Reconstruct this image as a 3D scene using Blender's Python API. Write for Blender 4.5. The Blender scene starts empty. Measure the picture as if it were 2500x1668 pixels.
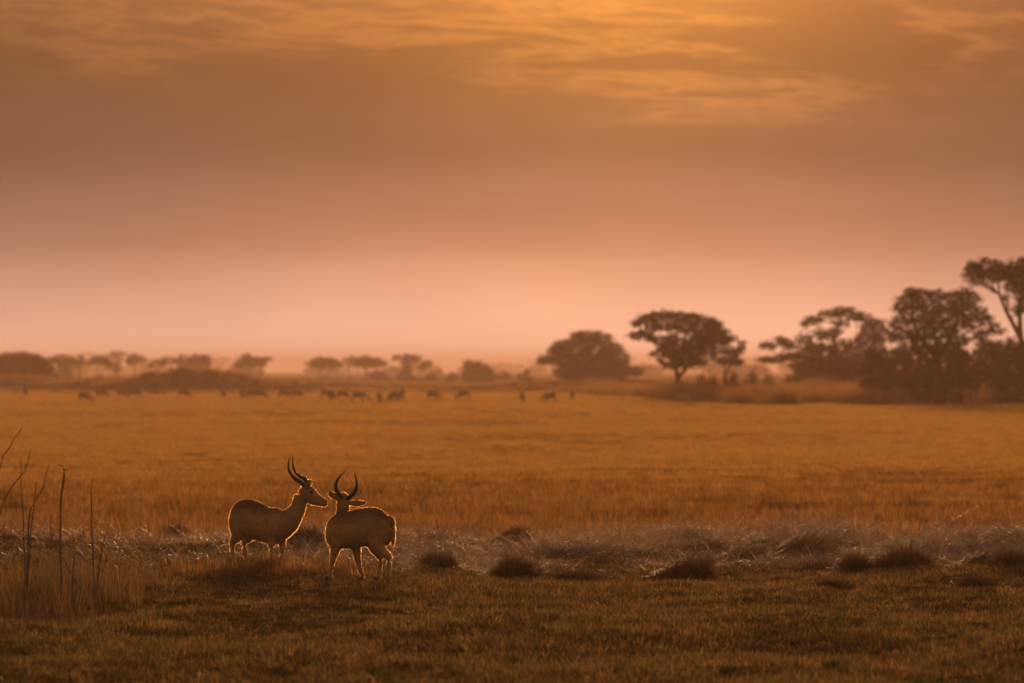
import bpy, bmesh, math, random
import numpy as np
from mathutils import Vector

SC = bpy.context.scene
COL = SC.collection
rng = np.random.default_rng(11)

# ------------------------------------------------------------------ camera
CAM_H = 2.53
FPX = 200.0 / 36.0 * 2500.0          # focal length in photograph pixels
HOR_V = 905.0                        # row of the true horizon in the photograph
cam_d = bpy.data.cameras.new('camera')
cam_d.lens = 200.0
cam_d.sensor_width = 36.0
cam_d.clip_start = 0.5
cam_d.clip_end = 20000.0
cam_d.dof.use_dof = True
cam_d.dof.focus_distance = 70.0
cam_d.dof.aperture_fstop = 3.0
cam = bpy.data.objects.new('camera', cam_d)
COL.objects.link(cam)
cam.location = (0, 0, CAM_H)
cam.rotation_euler = (math.radians(90) + math.atan((HOR_V - 834.0) / FPX), 0, 0)
SC.camera = cam

# ------------------------------------------------------------------ sun and sky
SUN_EL, SUN_AZ = 5.6, 1.1            # degrees; azimuth clockwise from +Y
se, sa = math.radians(SUN_EL), math.radians(SUN_AZ)
SUN_DIR = Vector((math.sin(sa) * math.cos(se), math.cos(sa) * math.cos(se), math.sin(se)))
sun_d = bpy.data.lights.new('sun', 'SUN')
sun_d.energy = 4.6
sun_d.angle = math.radians(7)
sun_d.color = (1.0, 0.50, 0.20)
sun = bpy.data.objects.new('sun', sun_d)
COL.objects.link(sun)
sun.rotation_euler = (-SUN_DIR).to_track_quat('-Z', 'Y').to_euler()
sun.location = SUN_DIR * 60

SC.view_settings.view_transform = 'Standard'
SC.view_settings.look = 'None'
SC.view_settings.exposure = 0.0
SC.view_settings.gamma = 1.0
SC.view_settings.use_curve_mapping = False
SC.render.engine = 'CYCLES'
SC.cycles.use_denoising = True
SC.cycles.max_bounces = 4
SC.cycles.diffuse_bounces = 2
SC.cycles.use_light_tree = False
SC.cycles.glossy_bounces = 2
SC.cycles.transmission_bounces = 4
SC.cycles.volume_bounces = 0
SC.cycles.sample_clamp_indirect = 6.0


def s2l(r, g, b):
    f = lambda c: (c / 255 / 12.92) if c <= 10 else ((c / 255 + 0.055) / 1.055) ** 2.4
    return (f(r), f(g), f(b), 1.0)


class NT:
    """small helper to write node trees"""
    def __init__(self, tree):
        self.t = tree
        self.t.nodes.clear()

    def n(self, kind, **kw):
        nd = self.t.nodes.new(kind)
        for k, v in kw.items():
            setattr(nd, k, v)
        return nd

    def put(self, sock, v):
        if hasattr(v, 'is_linked') or isinstance(v, bpy.types.NodeSocket):
            self.t.links.new(v, sock)
        else:
            sock.default_value = v

    def m(self, op, a, b=None, c=None, clamp=False):
        nd = self.n('ShaderNodeMath', operation=op, use_clamp=clamp)
        self.put(nd.inputs[0], a)
        if b is not None:
            self.put(nd.inputs[1], b)
        if c is not None:
            self.put(nd.inputs[2], c)
        return nd.outputs[0]

    def vm(self, op, a, b=None):
        nd = self.n('ShaderNodeVectorMath', operation=op)
        self.put(nd.inputs[0], a)
        if b is not None:
            self.put(nd.inputs[1], b)
        return nd.outputs['Value'] if op in ('DOT_PRODUCT', 'LENGTH') else nd.outputs[0]

    def mixc(self, fac, a, b, mode='MIX'):
        nd = self.n('ShaderNodeMix', data_type='RGBA', blend_type=mode)
        nd.clamp_factor = False
        self.put(nd.inputs[0], fac)
        self.put(nd.inputs[6], a)
        self.put(nd.inputs[7], b)
        return nd.outputs[2]

    def maprange(self, v, a, b, c, d, smooth=False):
        nd = self.n('ShaderNodeMapRange')
        nd.interpolation_type = 'SMOOTHSTEP' if smooth else 'LINEAR'
        self.put(nd.inputs[0], v)
        for i, x in enumerate((a, b, c, d)):
            nd.inputs[i + 1].default_value = x
        return nd.outputs[0]

    def ramp(self, fac, stops, interp='LINEAR'):
        nd = self.n('ShaderNodeValToRGB')
        cr = nd.color_ramp
        cr.interpolation = interp
        while len(cr.elements) < len(stops):
            cr.elements.new(0.5)
        for e, (p, c) in zip(cr.elements, stops):
            e.position = p
            e.color = c
        self.put(nd.inputs[0], fac)
        return nd.outputs[0]

    def noise(self, vec, scale, detail=4, rough=0.55, dist=0.0):
        nd = self.n('ShaderNodeTexNoise')
        self.put(nd.inputs['Vector'], vec)
        nd.inputs['Scale'].default_value = scale
        nd.inputs['Detail'].default_value = detail
        nd.inputs['Roughness'].default_value = rough
        nd.inputs['Distortion'].default_value = dist
        return nd.outputs['Fac']


def build_world():
    w = bpy.data.worlds.new('World')
    SC.world = w
    w.use_nodes = True
    T = NT(w.node_tree)
    tc = T.n('ShaderNodeTexCoord')
    d = T.vm('NORMALIZE', tc.outputs['Generated'])
    sep = T.n('ShaderNodeSeparateXYZ')
    T.put(sep.inputs[0], d)
    X, Y, Z = sep.outputs
    deg = 180 / math.pi
    el = T.m('MULTIPLY', T.m('ARCSINE', Z), deg)
    az = T.m('MULTIPLY', T.m('ARCTAN2', X, Y), deg)
    s = T.m('MULTIPLY', T.m('ARCCOSINE', T.m('MINIMUM', T.vm('DOT_PRODUCT', d, tuple(SUN_DIR)), 0.9999999)), deg)
    # overcast dawn sky: ramp over sqrt(elevation / 90)
    t = T.m('POWER', T.m('DIVIDE', T.m('MAXIMUM', el, 0.0), 90.0), 0.5)
    P = lambda e: math.sqrt(e / 90)
    base = T.ramp(t, [
        (P(0.0), s2l(255, 214, 200)), (P(0.35), s2l(252, 203, 182)), (P(1.1), s2l(190, 142, 122)),
        (P(1.9), s2l(136, 99, 86)), (P(2.7), s2l(106, 74, 63)), (P(3.6), s2l(118, 78, 60)),
        (P(6.0), s2l(158, 110, 84)), (P(14), s2l(158, 130, 110)), (P(90), s2l(140, 126, 118))], 'CARDINAL')
    # sky away from the sun is duller
    away = T.maprange(s, 4, 120, 1.0, 0.85)
    col = base
    # wide warm glow
    g1 = T.m('POWER', 2.718, T.m('MULTIPLY', T.m('POWER', T.m('DIVIDE', s, 4.4), 2.0), -1.0))
    warm = T.mixc(g1, (1, 1, 1, 1), (2.7, 2.0, 1.25, 1), 'MIX')
    col = T.mixc(1.0, col, warm, 'MULTIPLY')
    g2 = T.m('POWER', 2.718, T.m('MULTIPLY', T.m('POWER', T.m('DIVIDE', s, 2.3), 2.0), -1.0))
    col = T.mixc(g2, col, (0.42, 0.20, 0.012, 1), 'ADD')
    # thin streaked cloud, gold where the veiled sun shines through
    vec = T.n('ShaderNodeCombineXYZ')
    T.put(vec.inputs[0], T.m('ADD', T.m('MULTIPLY', az, 0.36), T.m('MULTIPLY', el, 0.10)))
    T.put(vec.inputs[1], T.m('ADD', T.m('MULTIPLY', el, 3.0), T.m('MULTIPLY', az, 0.10)))
    vec.inputs[2].default_value = 3.7
    n1 = T.noise(vec.outputs[0], 1.0, 9, 0.66, 0.3)
    vec2 = T.n('ShaderNodeCombineXYZ')
    T.put(vec2.inputs[0], T.m('MULTIPLY', az, 0.21))
    T.put(vec2.inputs[1], T.m('MULTIPLY', el, 0.9))
    vec2.inputs[2].default_value = 9.1
    n2 = T.noise(vec2.outputs[0], 1.0, 3, 0.5, 0.3)
    zone = T.maprange(T.m('ADD', el, T.m('MULTIPLY', T.m('SUBTRACT', n2, 0.5), 2.6)), 2.75, 3.35, 0, 1, True)
    edge = T.m('SUBTRACT', 1.0, T.m('MULTIPLY', T.m('ABSOLUTE', T.m('SUBTRACT', n1, 0.53)), 12.0), clamp=True)
    streak = T.m('MULTIPLY', T.m('POWER', edge, 1.5), zone)
    g3 = T.m('ADD', T.m('MULTIPLY', g1, 0.8), 0.25)
    col = T.mixc(T.m('MULTIPLY', streak, g3), col, (0.36, 0.125, 0.020, 1), 'ADD')
    dark = T.m('MULTIPLY', T.maprange(n1, 0.55, 0.75, 0, 1, True), zone)
    col = T.mixc(T.m('MULTIPLY', dark, 0.25), col, (0.36, 0.17, 0.09, 1), 'MIX')
    # slow unevenness of the cloud deck
    sh = T.maprange(n2, 0.3, 0.7, 0.9, 1.1)
    fac = T.m('MULTIPLY', sh, away)
    sc = T.n('ShaderNodeVectorMath', operation='SCALE')
    T.put(sc.inputs[0], col)
    T.put(sc.inputs['Scale'], fac)
    sky = T.n('ShaderNodeTexSky', sky_type='NISHITA')
    sky.sun_disc = False
    sky.sun_elevation = math.radians(SUN_EL)
    sky.sun_rotation = math.radians(SUN_AZ)
    sky.dust_density = 6.0
    sky.air_density = 1.5
    bg1 = T.n('ShaderNodeBackground')
    T.put(bg1.inputs[0], sky.outputs[0])
    bg1.inputs[1].default_value = 0.004
    bg2 = T.n('ShaderNodeBackground')
    T.put(bg2.inputs[0], sc.outputs[0])
    bg2.inputs[1].default_value = 0.86
    add = T.n('ShaderNodeAddShader')
    T.put(add.inputs[0], bg1.outputs[0])
    T.put(add.inputs[1], bg2.outputs[0])
    out = T.n('ShaderNodeOutputWorld')
    T.put(out.inputs[0], add.outputs[0])


build_world()

# ------------------------------------------------------------------ helpers


def tag(o, label=None, cat=None, group=None, kind=None):
    if label:
        o['label'] = label
    if cat:
        o['category'] = cat
    if group:
        o['group'] = group
    if kind:
        o['kind'] = kind
    return o


def empty(name, loc):
    o = bpy.data.objects.new(name, None)
    o.empty_display_size = 0.2
    o.location = loc
    COL.objects.link(o)
    return o


def mesh_np(name, verts, faces, smooth=False):
    """faces: int array (n,3) or (n,4)"""
    verts = np.asarray(verts, np.float32)
    faces = np.asarray(faces, np.int32)
    me = bpy.data.meshes.new(name)
    k = faces.shape[1]
    me.vertices.add(len(verts))
    me.vertices.foreach_set('co', verts.ravel())
    me.loops.add(faces.size)
    me.loops.foreach_set('vertex_index', faces.ravel())
    me.polygons.add(len(faces))
    me.polygons.foreach_set('loop_start', np.arange(0, faces.size, k, dtype=np.int32))
    me.polygons.foreach_set('use_smooth', np.full(len(faces), smooth))
    me.update(calc_edges=True)
    me.validate()
    return me


def link(name, me, mat, parent=None, loc=None):
    o = bpy.data.objects.new(name, me)
    if mat is not None and len(me.materials) == 0:
        me.materials.append(mat)
    COL.objects.link(o)
    if parent is not None:
        o.parent = parent
    if loc is not None:
        o.location = loc
    return o


def at(u, v_or_none, D):
    """photograph pixel at distance D -> world x, z"""
    x = (u - 1250.0) / FPX * D
    if v_or_none is None:
        return x
    return x, CAM_H + (HOR_V - v_or_none) / FPX * D


def smoothstep(a, b, x):
    t = np.clip((x - a) / (b - a), 0, 1)
    return t * t * (3 - 2 * t)


def vnoise(x, y, seed=0):
    """smooth value noise, vectorised"""
    x = np.asarray(x, float)
    y = np.asarray(y, float)
    xi, yi = np.floor(x).astype(np.int64), np.floor(y).astype(np.int64)
    fx, fy = x - xi, y - yi
    fx, fy = fx * fx * (3 - 2 * fx), fy * fy * (3 - 2 * fy)

    def h(a, b):
        k = (a * 374761393 + b * 668265263 + seed * 982451653) & 0xFFFFFFFF
        k = ((k ^ (k >> 13)) * 1274126177) & 0xFFFFFFFF
        return ((k ^ (k >> 16)) & 0xFFFF) / 65535.0
    a, b, c, d = h(xi, yi), h(xi + 1, yi), h(xi, yi + 1), h(xi + 1, yi + 1)
    return (a * (1 - fx) + b * fx) * (1 - fy) + (c * (1 - fx) + d * fx) * fy


MOUNDS = [  # x, y, radius x, radius y, height
    (at(440, None, 760), 760, 10.0, 14, 2.2), (at(560, None, 770), 772, 9.0, 12, 1.25),
    (at(250, None, 800), 800, 9.0, 12, 1.2), (at(40, None, 820), 830, 12, 14, 1.5),
    (at(1500, None, 640), 650, 14, 22, 1.5), (at(1360, None, 680), 690, 12, 20, 1.15), (at(1900, None, 560), 600, 18, 24, 1.0),
    (at(2300, None, 480), 520, 20, 30, 1.0), (at(700, None, 900), 900, 25, 20, 0.7)]
FLAT = [(-3.24, 73.2), (-1.82, 68.5)]


def height(x, y):
    x = np.asarray(x, float)
    y = np.asarray(y, float)
    near = 1 - smoothstep(95, 190, y)
    z = near * (0.20 * (vnoise(x / 2.6, y / 5.0, 1) - 0.5) + 0.09 * (vnoise(x / 0.9, y / 1.6, 2) - 0.5)
                + 0.20 * (vnoise(x / 9, y / 14, 3) - 0.5))
    z = z + (1 - near) * 0.13 * (vnoise(x / 26, y / 60, 4) - 0.5) * (1 - 0.6 * smoothstep(300, 500, y))
    # a low broken ridge of old hay behind the bucks
    z = z + 0.10 * np.exp(-((y - 80 - 1.6 * np.sin(x * 0.4)) / 3.5) ** 2) * (0.5 + vnoise(x / 1.7, y / 3, 8))
    for fx, fy in FLAT:
        k = np.exp(-(((x - fx) / 1.2) ** 2 + ((y - fy) / 2.2) ** 2))
        z = z * (1 - k)
    for mx, my, rx, ry, h in MOUNDS:
        z = z + h * np.exp(-(((x - mx) / rx) ** 2 + ((y - my) / ry) ** 2)) * (0.86 + 0.28 * vnoise(x / 4, y / 6, 7))
    return z


def hz(x, y):
    return float(height(np.array([x]), np.array([y]))[0])


def tube_arrays(pts, radii, sides=6, cap=True):
    """tapered tube along points -> verts, quads"""
    pts = np.asarray(pts, float)
    n = len(pts)
    tan = np.gradient(pts, axis=0)
    tan /= np.linalg.norm(tan, axis=1)[:, None] + 1e-12
    ref = np.array([0.0, 0, 1]) if abs(tan[0, 2]) < 0.9 else np.array([1.0, 0, 0])
    vs = []
    for i in range(n):
        a = np.cross(tan[i], ref)
        a /= np.linalg.norm(a) + 1e-12
        b = np.cross(a, tan[i])
        ref = b
        ang = np.arange(sides) / sides * 2 * math.pi
        vs.append(pts[i] + radii[i] * (np.cos(ang)[:, None] * a + np.sin(ang)[:, None] * b))
    vs = np.concatenate(vs)
    fs = []
    for i in range(n - 1):
        for j in range(sides):
            k = (j + 1) % sides
            fs.append((i * sides + j, i * sides + k, (i + 1) * sides + k, (i + 1) * sides + j))
    if cap:
        nv = len(vs)
        vs = np.vstack([vs, pts[:1], pts[-1:]])
        for j in range(sides):
            k = (j + 1) % sides
            fs.append((k, j, nv, nv))
            fs.append(((n - 1) * sides + j, (n - 1) * sides + k, nv + 1, nv + 1))
    return vs, np.array(fs)


def merge(parts):
    vs, fs, o = [], [], 0
    for v, f in parts:
        vs.append(v)
        fs.append(np.asarray(f) + o)
        o += len(v)
    return np.concatenate(vs), np.concatenate(fs)


def mesh_mixed(name, vs, fs, smooth=True):
    """quads whose last two indices agree become triangles"""
    me = bpy.data.meshes.new(name)
    me.from_pydata([tuple(v) for v in vs], [], [tuple(f) if f[2] != f[3] else tuple(f[:3]) for f in fs.tolist()])
    me.polygons.foreach_set('use_smooth', np.full(len(me.polygons), smooth))
    me.update()
    return me


def spline(pts, n):
    """Catmull-Rom through control rows"""
    P = np.asarray(pts, float)
    if len(P) == 2:
        t = np.linspace(0, 1, n)[:, None]
        return P[0] * (1 - t) + P[1] * t
    Q = np.vstack([2 * P[0] - P[1], P, 2 * P[-1] - P[-2]])
    out = []
    for t in np.linspace(0, len(P) - 1, n):
        i = min(int(t), len(P) - 2)
        f = t - i
        a, b, c, d = Q[i], Q[i + 1], Q[i + 2], Q[i + 3]
        out.append(0.5 * (2 * b + (c - a) * f + (2 * a - 5 * b + 4 * c - d) * f * f + (3 * b - a - 3 * c + d) * f ** 3))
    return np.array(out)

# ------------------------------------------------------------------ materials


def new_mat(name):
    m = bpy.data.materials.new(name)
    m.use_nodes = True
    return m, NT(m.node_tree)


def forward(T, sh, c, amount, gain, rough):
    """thin fibres pass most light onward: a rough, almost unbent transmission"""
    rf = T.n('ShaderNodeBsdfRefraction')
    rf.inputs['Roughness'].default_value = rough
    rf.inputs['IOR'].default_value = 1.45
    sc = T.n('ShaderNodeVectorMath', operation='SCALE')
    T.put(sc.inputs[0], c)
    sc.inputs['Scale'].default_value = gain
    T.put(rf.inputs['Color'], sc.outputs[0])
    mx = T.n('ShaderNodeMixShader')
    mx.inputs[0].default_value = amount
    T.put(mx.inputs[1], sh)
    T.put(mx.inputs[2], rf.outputs[0])
    return mx.outputs[0]


def leaf_mat(name, cols, transl=0.35, rough=0.55, spec=0.25, obj_random=True, noise_scale=0.0, contrast=0.0, fwd=0.0):
    """thin plant matter: light also passes through; colour varies from plant to plant"""
    m, T = new_mat(name)
    if obj_random:
        oi = T.n('ShaderNodeObjectInfo')
        f = oi.outputs['Random']
    else:
        geo = T.n('ShaderNodeNewGeometry')
        f = geo.outputs['Random Per Island']
    if noise_scale:
        g = T.n('ShaderNodeNewGeometry')
        nz = T.noise(g.outputs['Position'], noise_scale, 3)
        f = T.m('ADD', T.m('MULTIPLY', f, 0.6), T.m('MULTIPLY', T.m('SUBTRACT', nz, 0.3), 1.0), clamp=True)
    n = len(cols)
    c = T.ramp(f, [(i / max(1, n - 1), (*cc, 1)) for i, cc in enumerate(cols)])
    if contrast:
        r2 = T.m('FRACT', T.m('MULTIPLY', oi.outputs['Random'], 17.31))
        k = T.maprange(T.m('POWER', r2, 1.7), 0, 1, 1 - 0.55 * contrast, 1 + 1.1 * contrast)
        sc = T.n('ShaderNodeVectorMath', operation='SCALE')
        T.put(sc.inputs[0], c)
        T.put(sc.inputs['Scale'], k)
        c = sc.outputs[0]
    p = T.n('ShaderNodeBsdfPrincipled')
    T.put(p.inputs['Base Color'], c)
    p.inputs['Roughness'].default_value = rough
    p.inputs['Specular IOR Level'].default_value = spec
    tr = T.n('ShaderNodeBsdfTranslucent')
    T.put(tr.inputs[0], c)
    mx = T.n('ShaderNodeMixShader')
    mx.inputs[0].default_value = transl
    T.put(mx.inputs[1], p.outputs[0])
    T.put(mx.inputs[2], tr.outputs[0])
    sh = mx.outputs[0]
    if fwd:
        sh = forward(T, sh, c, fwd, 2.2, 0.8)
    o = T.n('ShaderNodeOutputMaterial')
    T.put(o.inputs[0], sh)
    return m


def simple_mat(name, col, rough=0.7, spec=0.3, vary=0.0, scale=8.0, bump=0.0):
    m, T = new_mat(name)
    p = T.n('ShaderNodeBsdfPrincipled')
    tc = T.n('ShaderNodeTexCoord')
    nz = T.noise(tc.outputs['Object'], scale, 5)
    a = tuple(c * (1 - vary) for c in col)
    b = tuple(c * (1 + vary) for c in col)
    T.put(p.inputs['Base Color'], T.mixc(nz, (*a, 1), (*b, 1)))
    p.inputs['Roughness'].default_value = rough
    p.inputs['Specular IOR Level'].default_value = spec
    if bump:
        bp = T.n('ShaderNodeBump')
        bp.inputs['Strength'].default_value = bump
        T.put(bp.inputs['Height'], nz)
        T.put(p.inputs['Normal'], bp.outputs[0])
    o = T.n('ShaderNodeOutputMaterial')
    T.put(o.inputs[0], p.outputs[0])
    return m


def ground_mat():
    m, T = new_mat('dry_savanna_soil')
    g = T.n('ShaderNodeNewGeometry')
    pos = g.outputs['Position']
    st = T.vm('MULTIPLY', pos, (1.0, 0.45, 1.0))
    n1 = T.noise(st, 0.13, 5, 0.6)
    n2 = T.noise(st, 1.7, 6, 0.65)
    n3 = T.noise(pos, 14.0, 4, 0.6)
    n4 = T.noise(st, 0.02, 4, 0.6)
    c = T.ramp(n2, [(0.25, (0.065, 0.036, 0.016, 1)), (0.5, (0.125, 0.075, 0.030, 1)), (0.75, (0.19, 0.115, 0.045, 1))])
    c = T.mixc(T.maprange(n1, 0.42, 0.66, 0, 0.7, True), c, (0.10, 0.085, 0.026, 1))
    c = T.mixc(T.maprange(n4, 0.45, 0.65, 0, 0.5, True), c, (0.21, 0.125, 0.045, 1))
    k = T.maprange(n3, 0.3, 0.7, 0.65, 1.25)
    sc = T.n('ShaderNodeVectorMath', operation='SCALE')
    T.put(sc.inputs[0], c)
    T.put(sc.inputs['Scale'], T.m('MULTIPLY', k, 0.6))
    p = T.n('ShaderNodeBsdfPrincipled')
    T.put(p.inputs['Base Color'], sc.outputs[0])
    p.inputs['Roughness'].default_value = 0.95
    p.inputs['Specular IOR Level'].default_value = 0.0
    b = T.n('ShaderNodeBump')
    b.inputs['Strength'].default_value = 0.8
    b.inputs['Distance'].default_value = 0.05
    T.put(b.inputs['Height'], n3)
    T.put(p.inputs['Normal'], b.outputs[0])
    o = T.n('ShaderNodeOutputMaterial')
    T.put(o.inputs[0], p.outputs[0])
    return m


M = {}
M['ground'] = ground_mat()
M['short'] = leaf_mat('short_sward', [(0.11, 0.060, 0.024), (0.15, 0.085, 0.032), (0.10, 0.085, 0.022), (0.17, 0.10, 0.04), (0.07, 0.078, 0.016)], 0.42, 0.6, 0.15, True, 0.8, 1.0, 0.011)
M['plain'] = leaf_mat('golden_plain_grass', [(0.30, 0.155, 0.045), (0.36, 0.20, 0.060), (0.25, 0.155, 0.042), (0.33, 0.175, 0.052)], 0.5, 0.6, 0.15, True, 0.10, 0.5, 0.017)
M['stand'] = leaf_mat('russet_standing_grass', [(0.19, 0.085, 0.028), (0.25, 0.125, 0.040), (0.17, 0.10, 0.028), (0.29, 0.155, 0.055)], 0.45, 0.6, 0.15, True, 0.5, 0.8, 0.014)
M['bank'] = leaf_mat('bank_grass', [(0.22, 0.115, 0.045), (0.28, 0.155, 0.06), (0.19, 0.12, 0.045)], 0.4, 0.6, 0.1, True, 0.15, 0.4, 0.012)
M['hay'] = leaf_mat('pale_old_hay', [(0.11, 0.066, 0.036), (0.22, 0.15, 0.09), (0.38, 0.27, 0.175), (0.16, 0.10, 0.055), (0.46, 0.34, 0.225)], 0.28, 0.45, 0.4, False, 0.0, 0.0, 0.02)
M['tuss'] = leaf_mat('brown_tussock_straw', [(0.08, 0.042, 0.018), (0.14, 0.075, 0.032), (0.24, 0.14, 0.065)], 0.2, 0.5, 0.2, False)
M['tall'] = leaf_mat('tall_dry_grass', [(0.13, 0.07, 0.03), (0.20, 0.115, 0.05), (0.10, 0.075, 0.028), (0.27, 0.165, 0.08)], 0.35, 0.55, 0.2, False, 0.0, 0.0, 0.012)
M['leaf'] = leaf_mat('acacia_leaf', [(0.030, 0.032, 0.012), (0.048, 0.046, 0.016), (0.060, 0.052, 0.020)], 0.3, 0.6, 0.15, False)
M['leaf_b'] = leaf_mat('shrub_leaf', [(0.050, 0.032, 0.015), (0.075, 0.046, 0.020), (0.060, 0.050, 0.020)], 0.3, 0.6, 0.15, False)
M['weed'] = leaf_mat('green_weed_leaf', [(0.040, 0.065, 0.012), (0.075, 0.10, 0.020), (0.06, 0.07, 0.018)], 0.4, 0.5, 0.3, False)
M['bark'] = simple_mat('grey_brown_bark', (0.075, 0.050, 0.034), 0.9, 0.1, 0.35, 3.0, 0.4)
M['twig'] = simple_mat('dead_twig_bark', (0.13, 0.09, 0.07), 0.8, 0.2, 0.3, 20.0)
M['horn'] = simple_mat('ridged_black_horn', (0.022, 0.016, 0.013), 0.38, 0.5, 0.4, 60.0, 0.2)
M['hoof'] = simple_mat('black_hoof', (0.02, 0.015, 0.012), 0.5, 0.4, 0.2, 30.0)
M['eye'] = simple_mat('dark_wet_eye', (0.008, 0.005, 0.004), 0.08, 0.6, 0.1, 30.0)


def coat_mat(fur):
    m, T = new_mat('fur_hair' if fur else 'short_golden_coat')
    a = T.n('ShaderNodeAttribute', attribute_name='coat')
    c = a.outputs['Color']
    tc = T.n('ShaderNodeTexCoord')
    nz = T.noise(tc.outputs['Object'], 26.0, 5, 0.6)
    nb = T.noise(T.vm('MULTIPLY', tc.outputs['Object'], (1, 1, 0.35)), 110.0, 3, 0.6)
    k = T.m('ADD', T.maprange(nz, 0.3, 0.7, 0.82, 1.15), T.maprange(nb, 0.3, 0.7, -0.1, 0.1))
    sc = T.n('ShaderNodeVectorMath', operation='SCALE')
    T.put(sc.inputs[0], c)
    T.put(sc.inputs['Scale'], k)
    c = sc.outputs[0]
    p = T.n('ShaderNodeBsdfPrincipled')
    T.put(p.inputs['Base Color'], c)
    p.inputs['Roughness'].default_value = 0.6
    p.inputs['Specular IOR Level'].default_value = 0.25
    p.inputs['Sheen Weight'].default_value = 0.2
    p.inputs['Sheen Roughness'].default_value = 0.35
    p.inputs['Sheen Tint'].default_value = (1.0, 0.75, 0.5, 1)
    if not fur:
        b = T.n('ShaderNodeBump')
        b.inputs['Strength'].default_value = 0.25
        b.inputs['Distance'].default_value = 0.004
        T.put(b.inputs['Height'], nb)
        T.put(p.inputs['Normal'], b.outputs[0])
    o = T.n('ShaderNodeOutputMaterial')
    if fur:
        tr = T.n('ShaderNodeBsdfTranslucent')
        T.put(tr.inputs[0], c)
        mx = T.n('ShaderNodeMixShader')
        mx.inputs[0].default_value = 0.55
        T.put(mx.inputs[1], p.outputs[0])
        T.put(mx.inputs[2], tr.outputs[0])
        T.put(o.inputs[0], forward(T, mx.outputs[0], c, 0.23, 2.6, 0.8))
    else:
        T.put(o.inputs[0], p.outputs[0])
    return m


M['coat'] = coat_mat(False)
M['fur'] = coat_mat(True)

# ------------------------------------------------------------------ ground


def axis(breaks):
    out = []
    for a, b, step in breaks:
        out.append(np.arange(a, b, step))
    out.append([breaks[-1][1]])
    return np.concatenate(out)


def build_ground():
    ys = axis([(-900, -50, 85), (-50, 38, 4), (38, 100, 0.22), (100, 200, 1.0), (200, 1000, 5), (1000, 2000, 40), (2000, 6500, 250)])
    xh = axis([(0, 14, 0.3), (14, 40, 1.3), (40, 120, 5), (120, 800, 40), (800, 3200, 240)])
    xs = np.concatenate([-xh[:0:-1], xh])
    gx, gy = np.meshgrid(xs, ys)
    gz = height(gx, gy)
    nx, ny = len(xs), len(ys)
    i = np.arange(ny - 1)[:, None] * nx + np.arange(nx - 1)[None, :]
    f = np.stack([i, i + 1, i + nx + 1, i + nx], -1).reshape(-1, 4)
    me = mesh_np('ground', np.stack([gx, gy, gz], -1).reshape(-1, 3), f, True)
    tag(link('ground', me, M['ground']), kind='structure')


build_ground()

# ------------------------------------------------------------------ grass


def blades(n, rad, hmin, hmax, width, lean=0.25, droop=0.25, segs=3, flat=0.0, seed=0, face=0.6, centre=1.0):
    """a clump of n tapering, bending blades -> verts, tris/quads"""
    r = np.random.default_rng(seed)
    a = r.uniform(0, 2 * math.pi, n)
    rr = rad * np.sqrt(r.uniform(0, 1, n)) * centre
    bx, by = rr * np.cos(a), rr * np.sin(a)
    h = r.uniform(hmin, hmax, n)
    la = np.where(r.uniform(0, 1, n) < face, a, r.uniform(0, 2 * math.pi, n))
    ln = h * (lean * r.uniform(0.1, 1.0, n) + flat * r.uniform(0.5, 1.2, n))
    dr = droop * h * r.uniform(0, 1, n)
    wa = r.uniform(0, 2 * math.pi, n)
    w = width * r.uniform(0.6, 1.3, n)
    vs, fs = [], []
    for s in range(segs + 1):
        t = s / segs
        cx = bx + np.cos(la) * ln * t ** 1.6
        cy = by + np.sin(la) * ln * t ** 1.6
        cz = h * t * (1 - 0.75 * min(1.0, flat)) - dr * t ** 3 - 0.01
        ww = w * (1 - t) ** 0.7 * 0.5 + 0.0003
        vs.append(np.stack([cx - np.cos(wa) * ww, cy - np.sin(wa) * ww, cz], -1))
        vs.append(np.stack([cx + np.cos(wa) * ww, cy + np.sin(wa) * ww, cz], -1))
    V = np.stack(vs, 1).reshape(-1, 3)
    k = 2 * (segs + 1)
    o = np.arange(n)[:, None] * k
    for s in range(segs):
        b = 2 * s
        fs.append(np.concatenate([o + b, o + b + 1, o + b + 3, o + b + 2], 1))
    return V, np.concatenate(fs)


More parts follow.
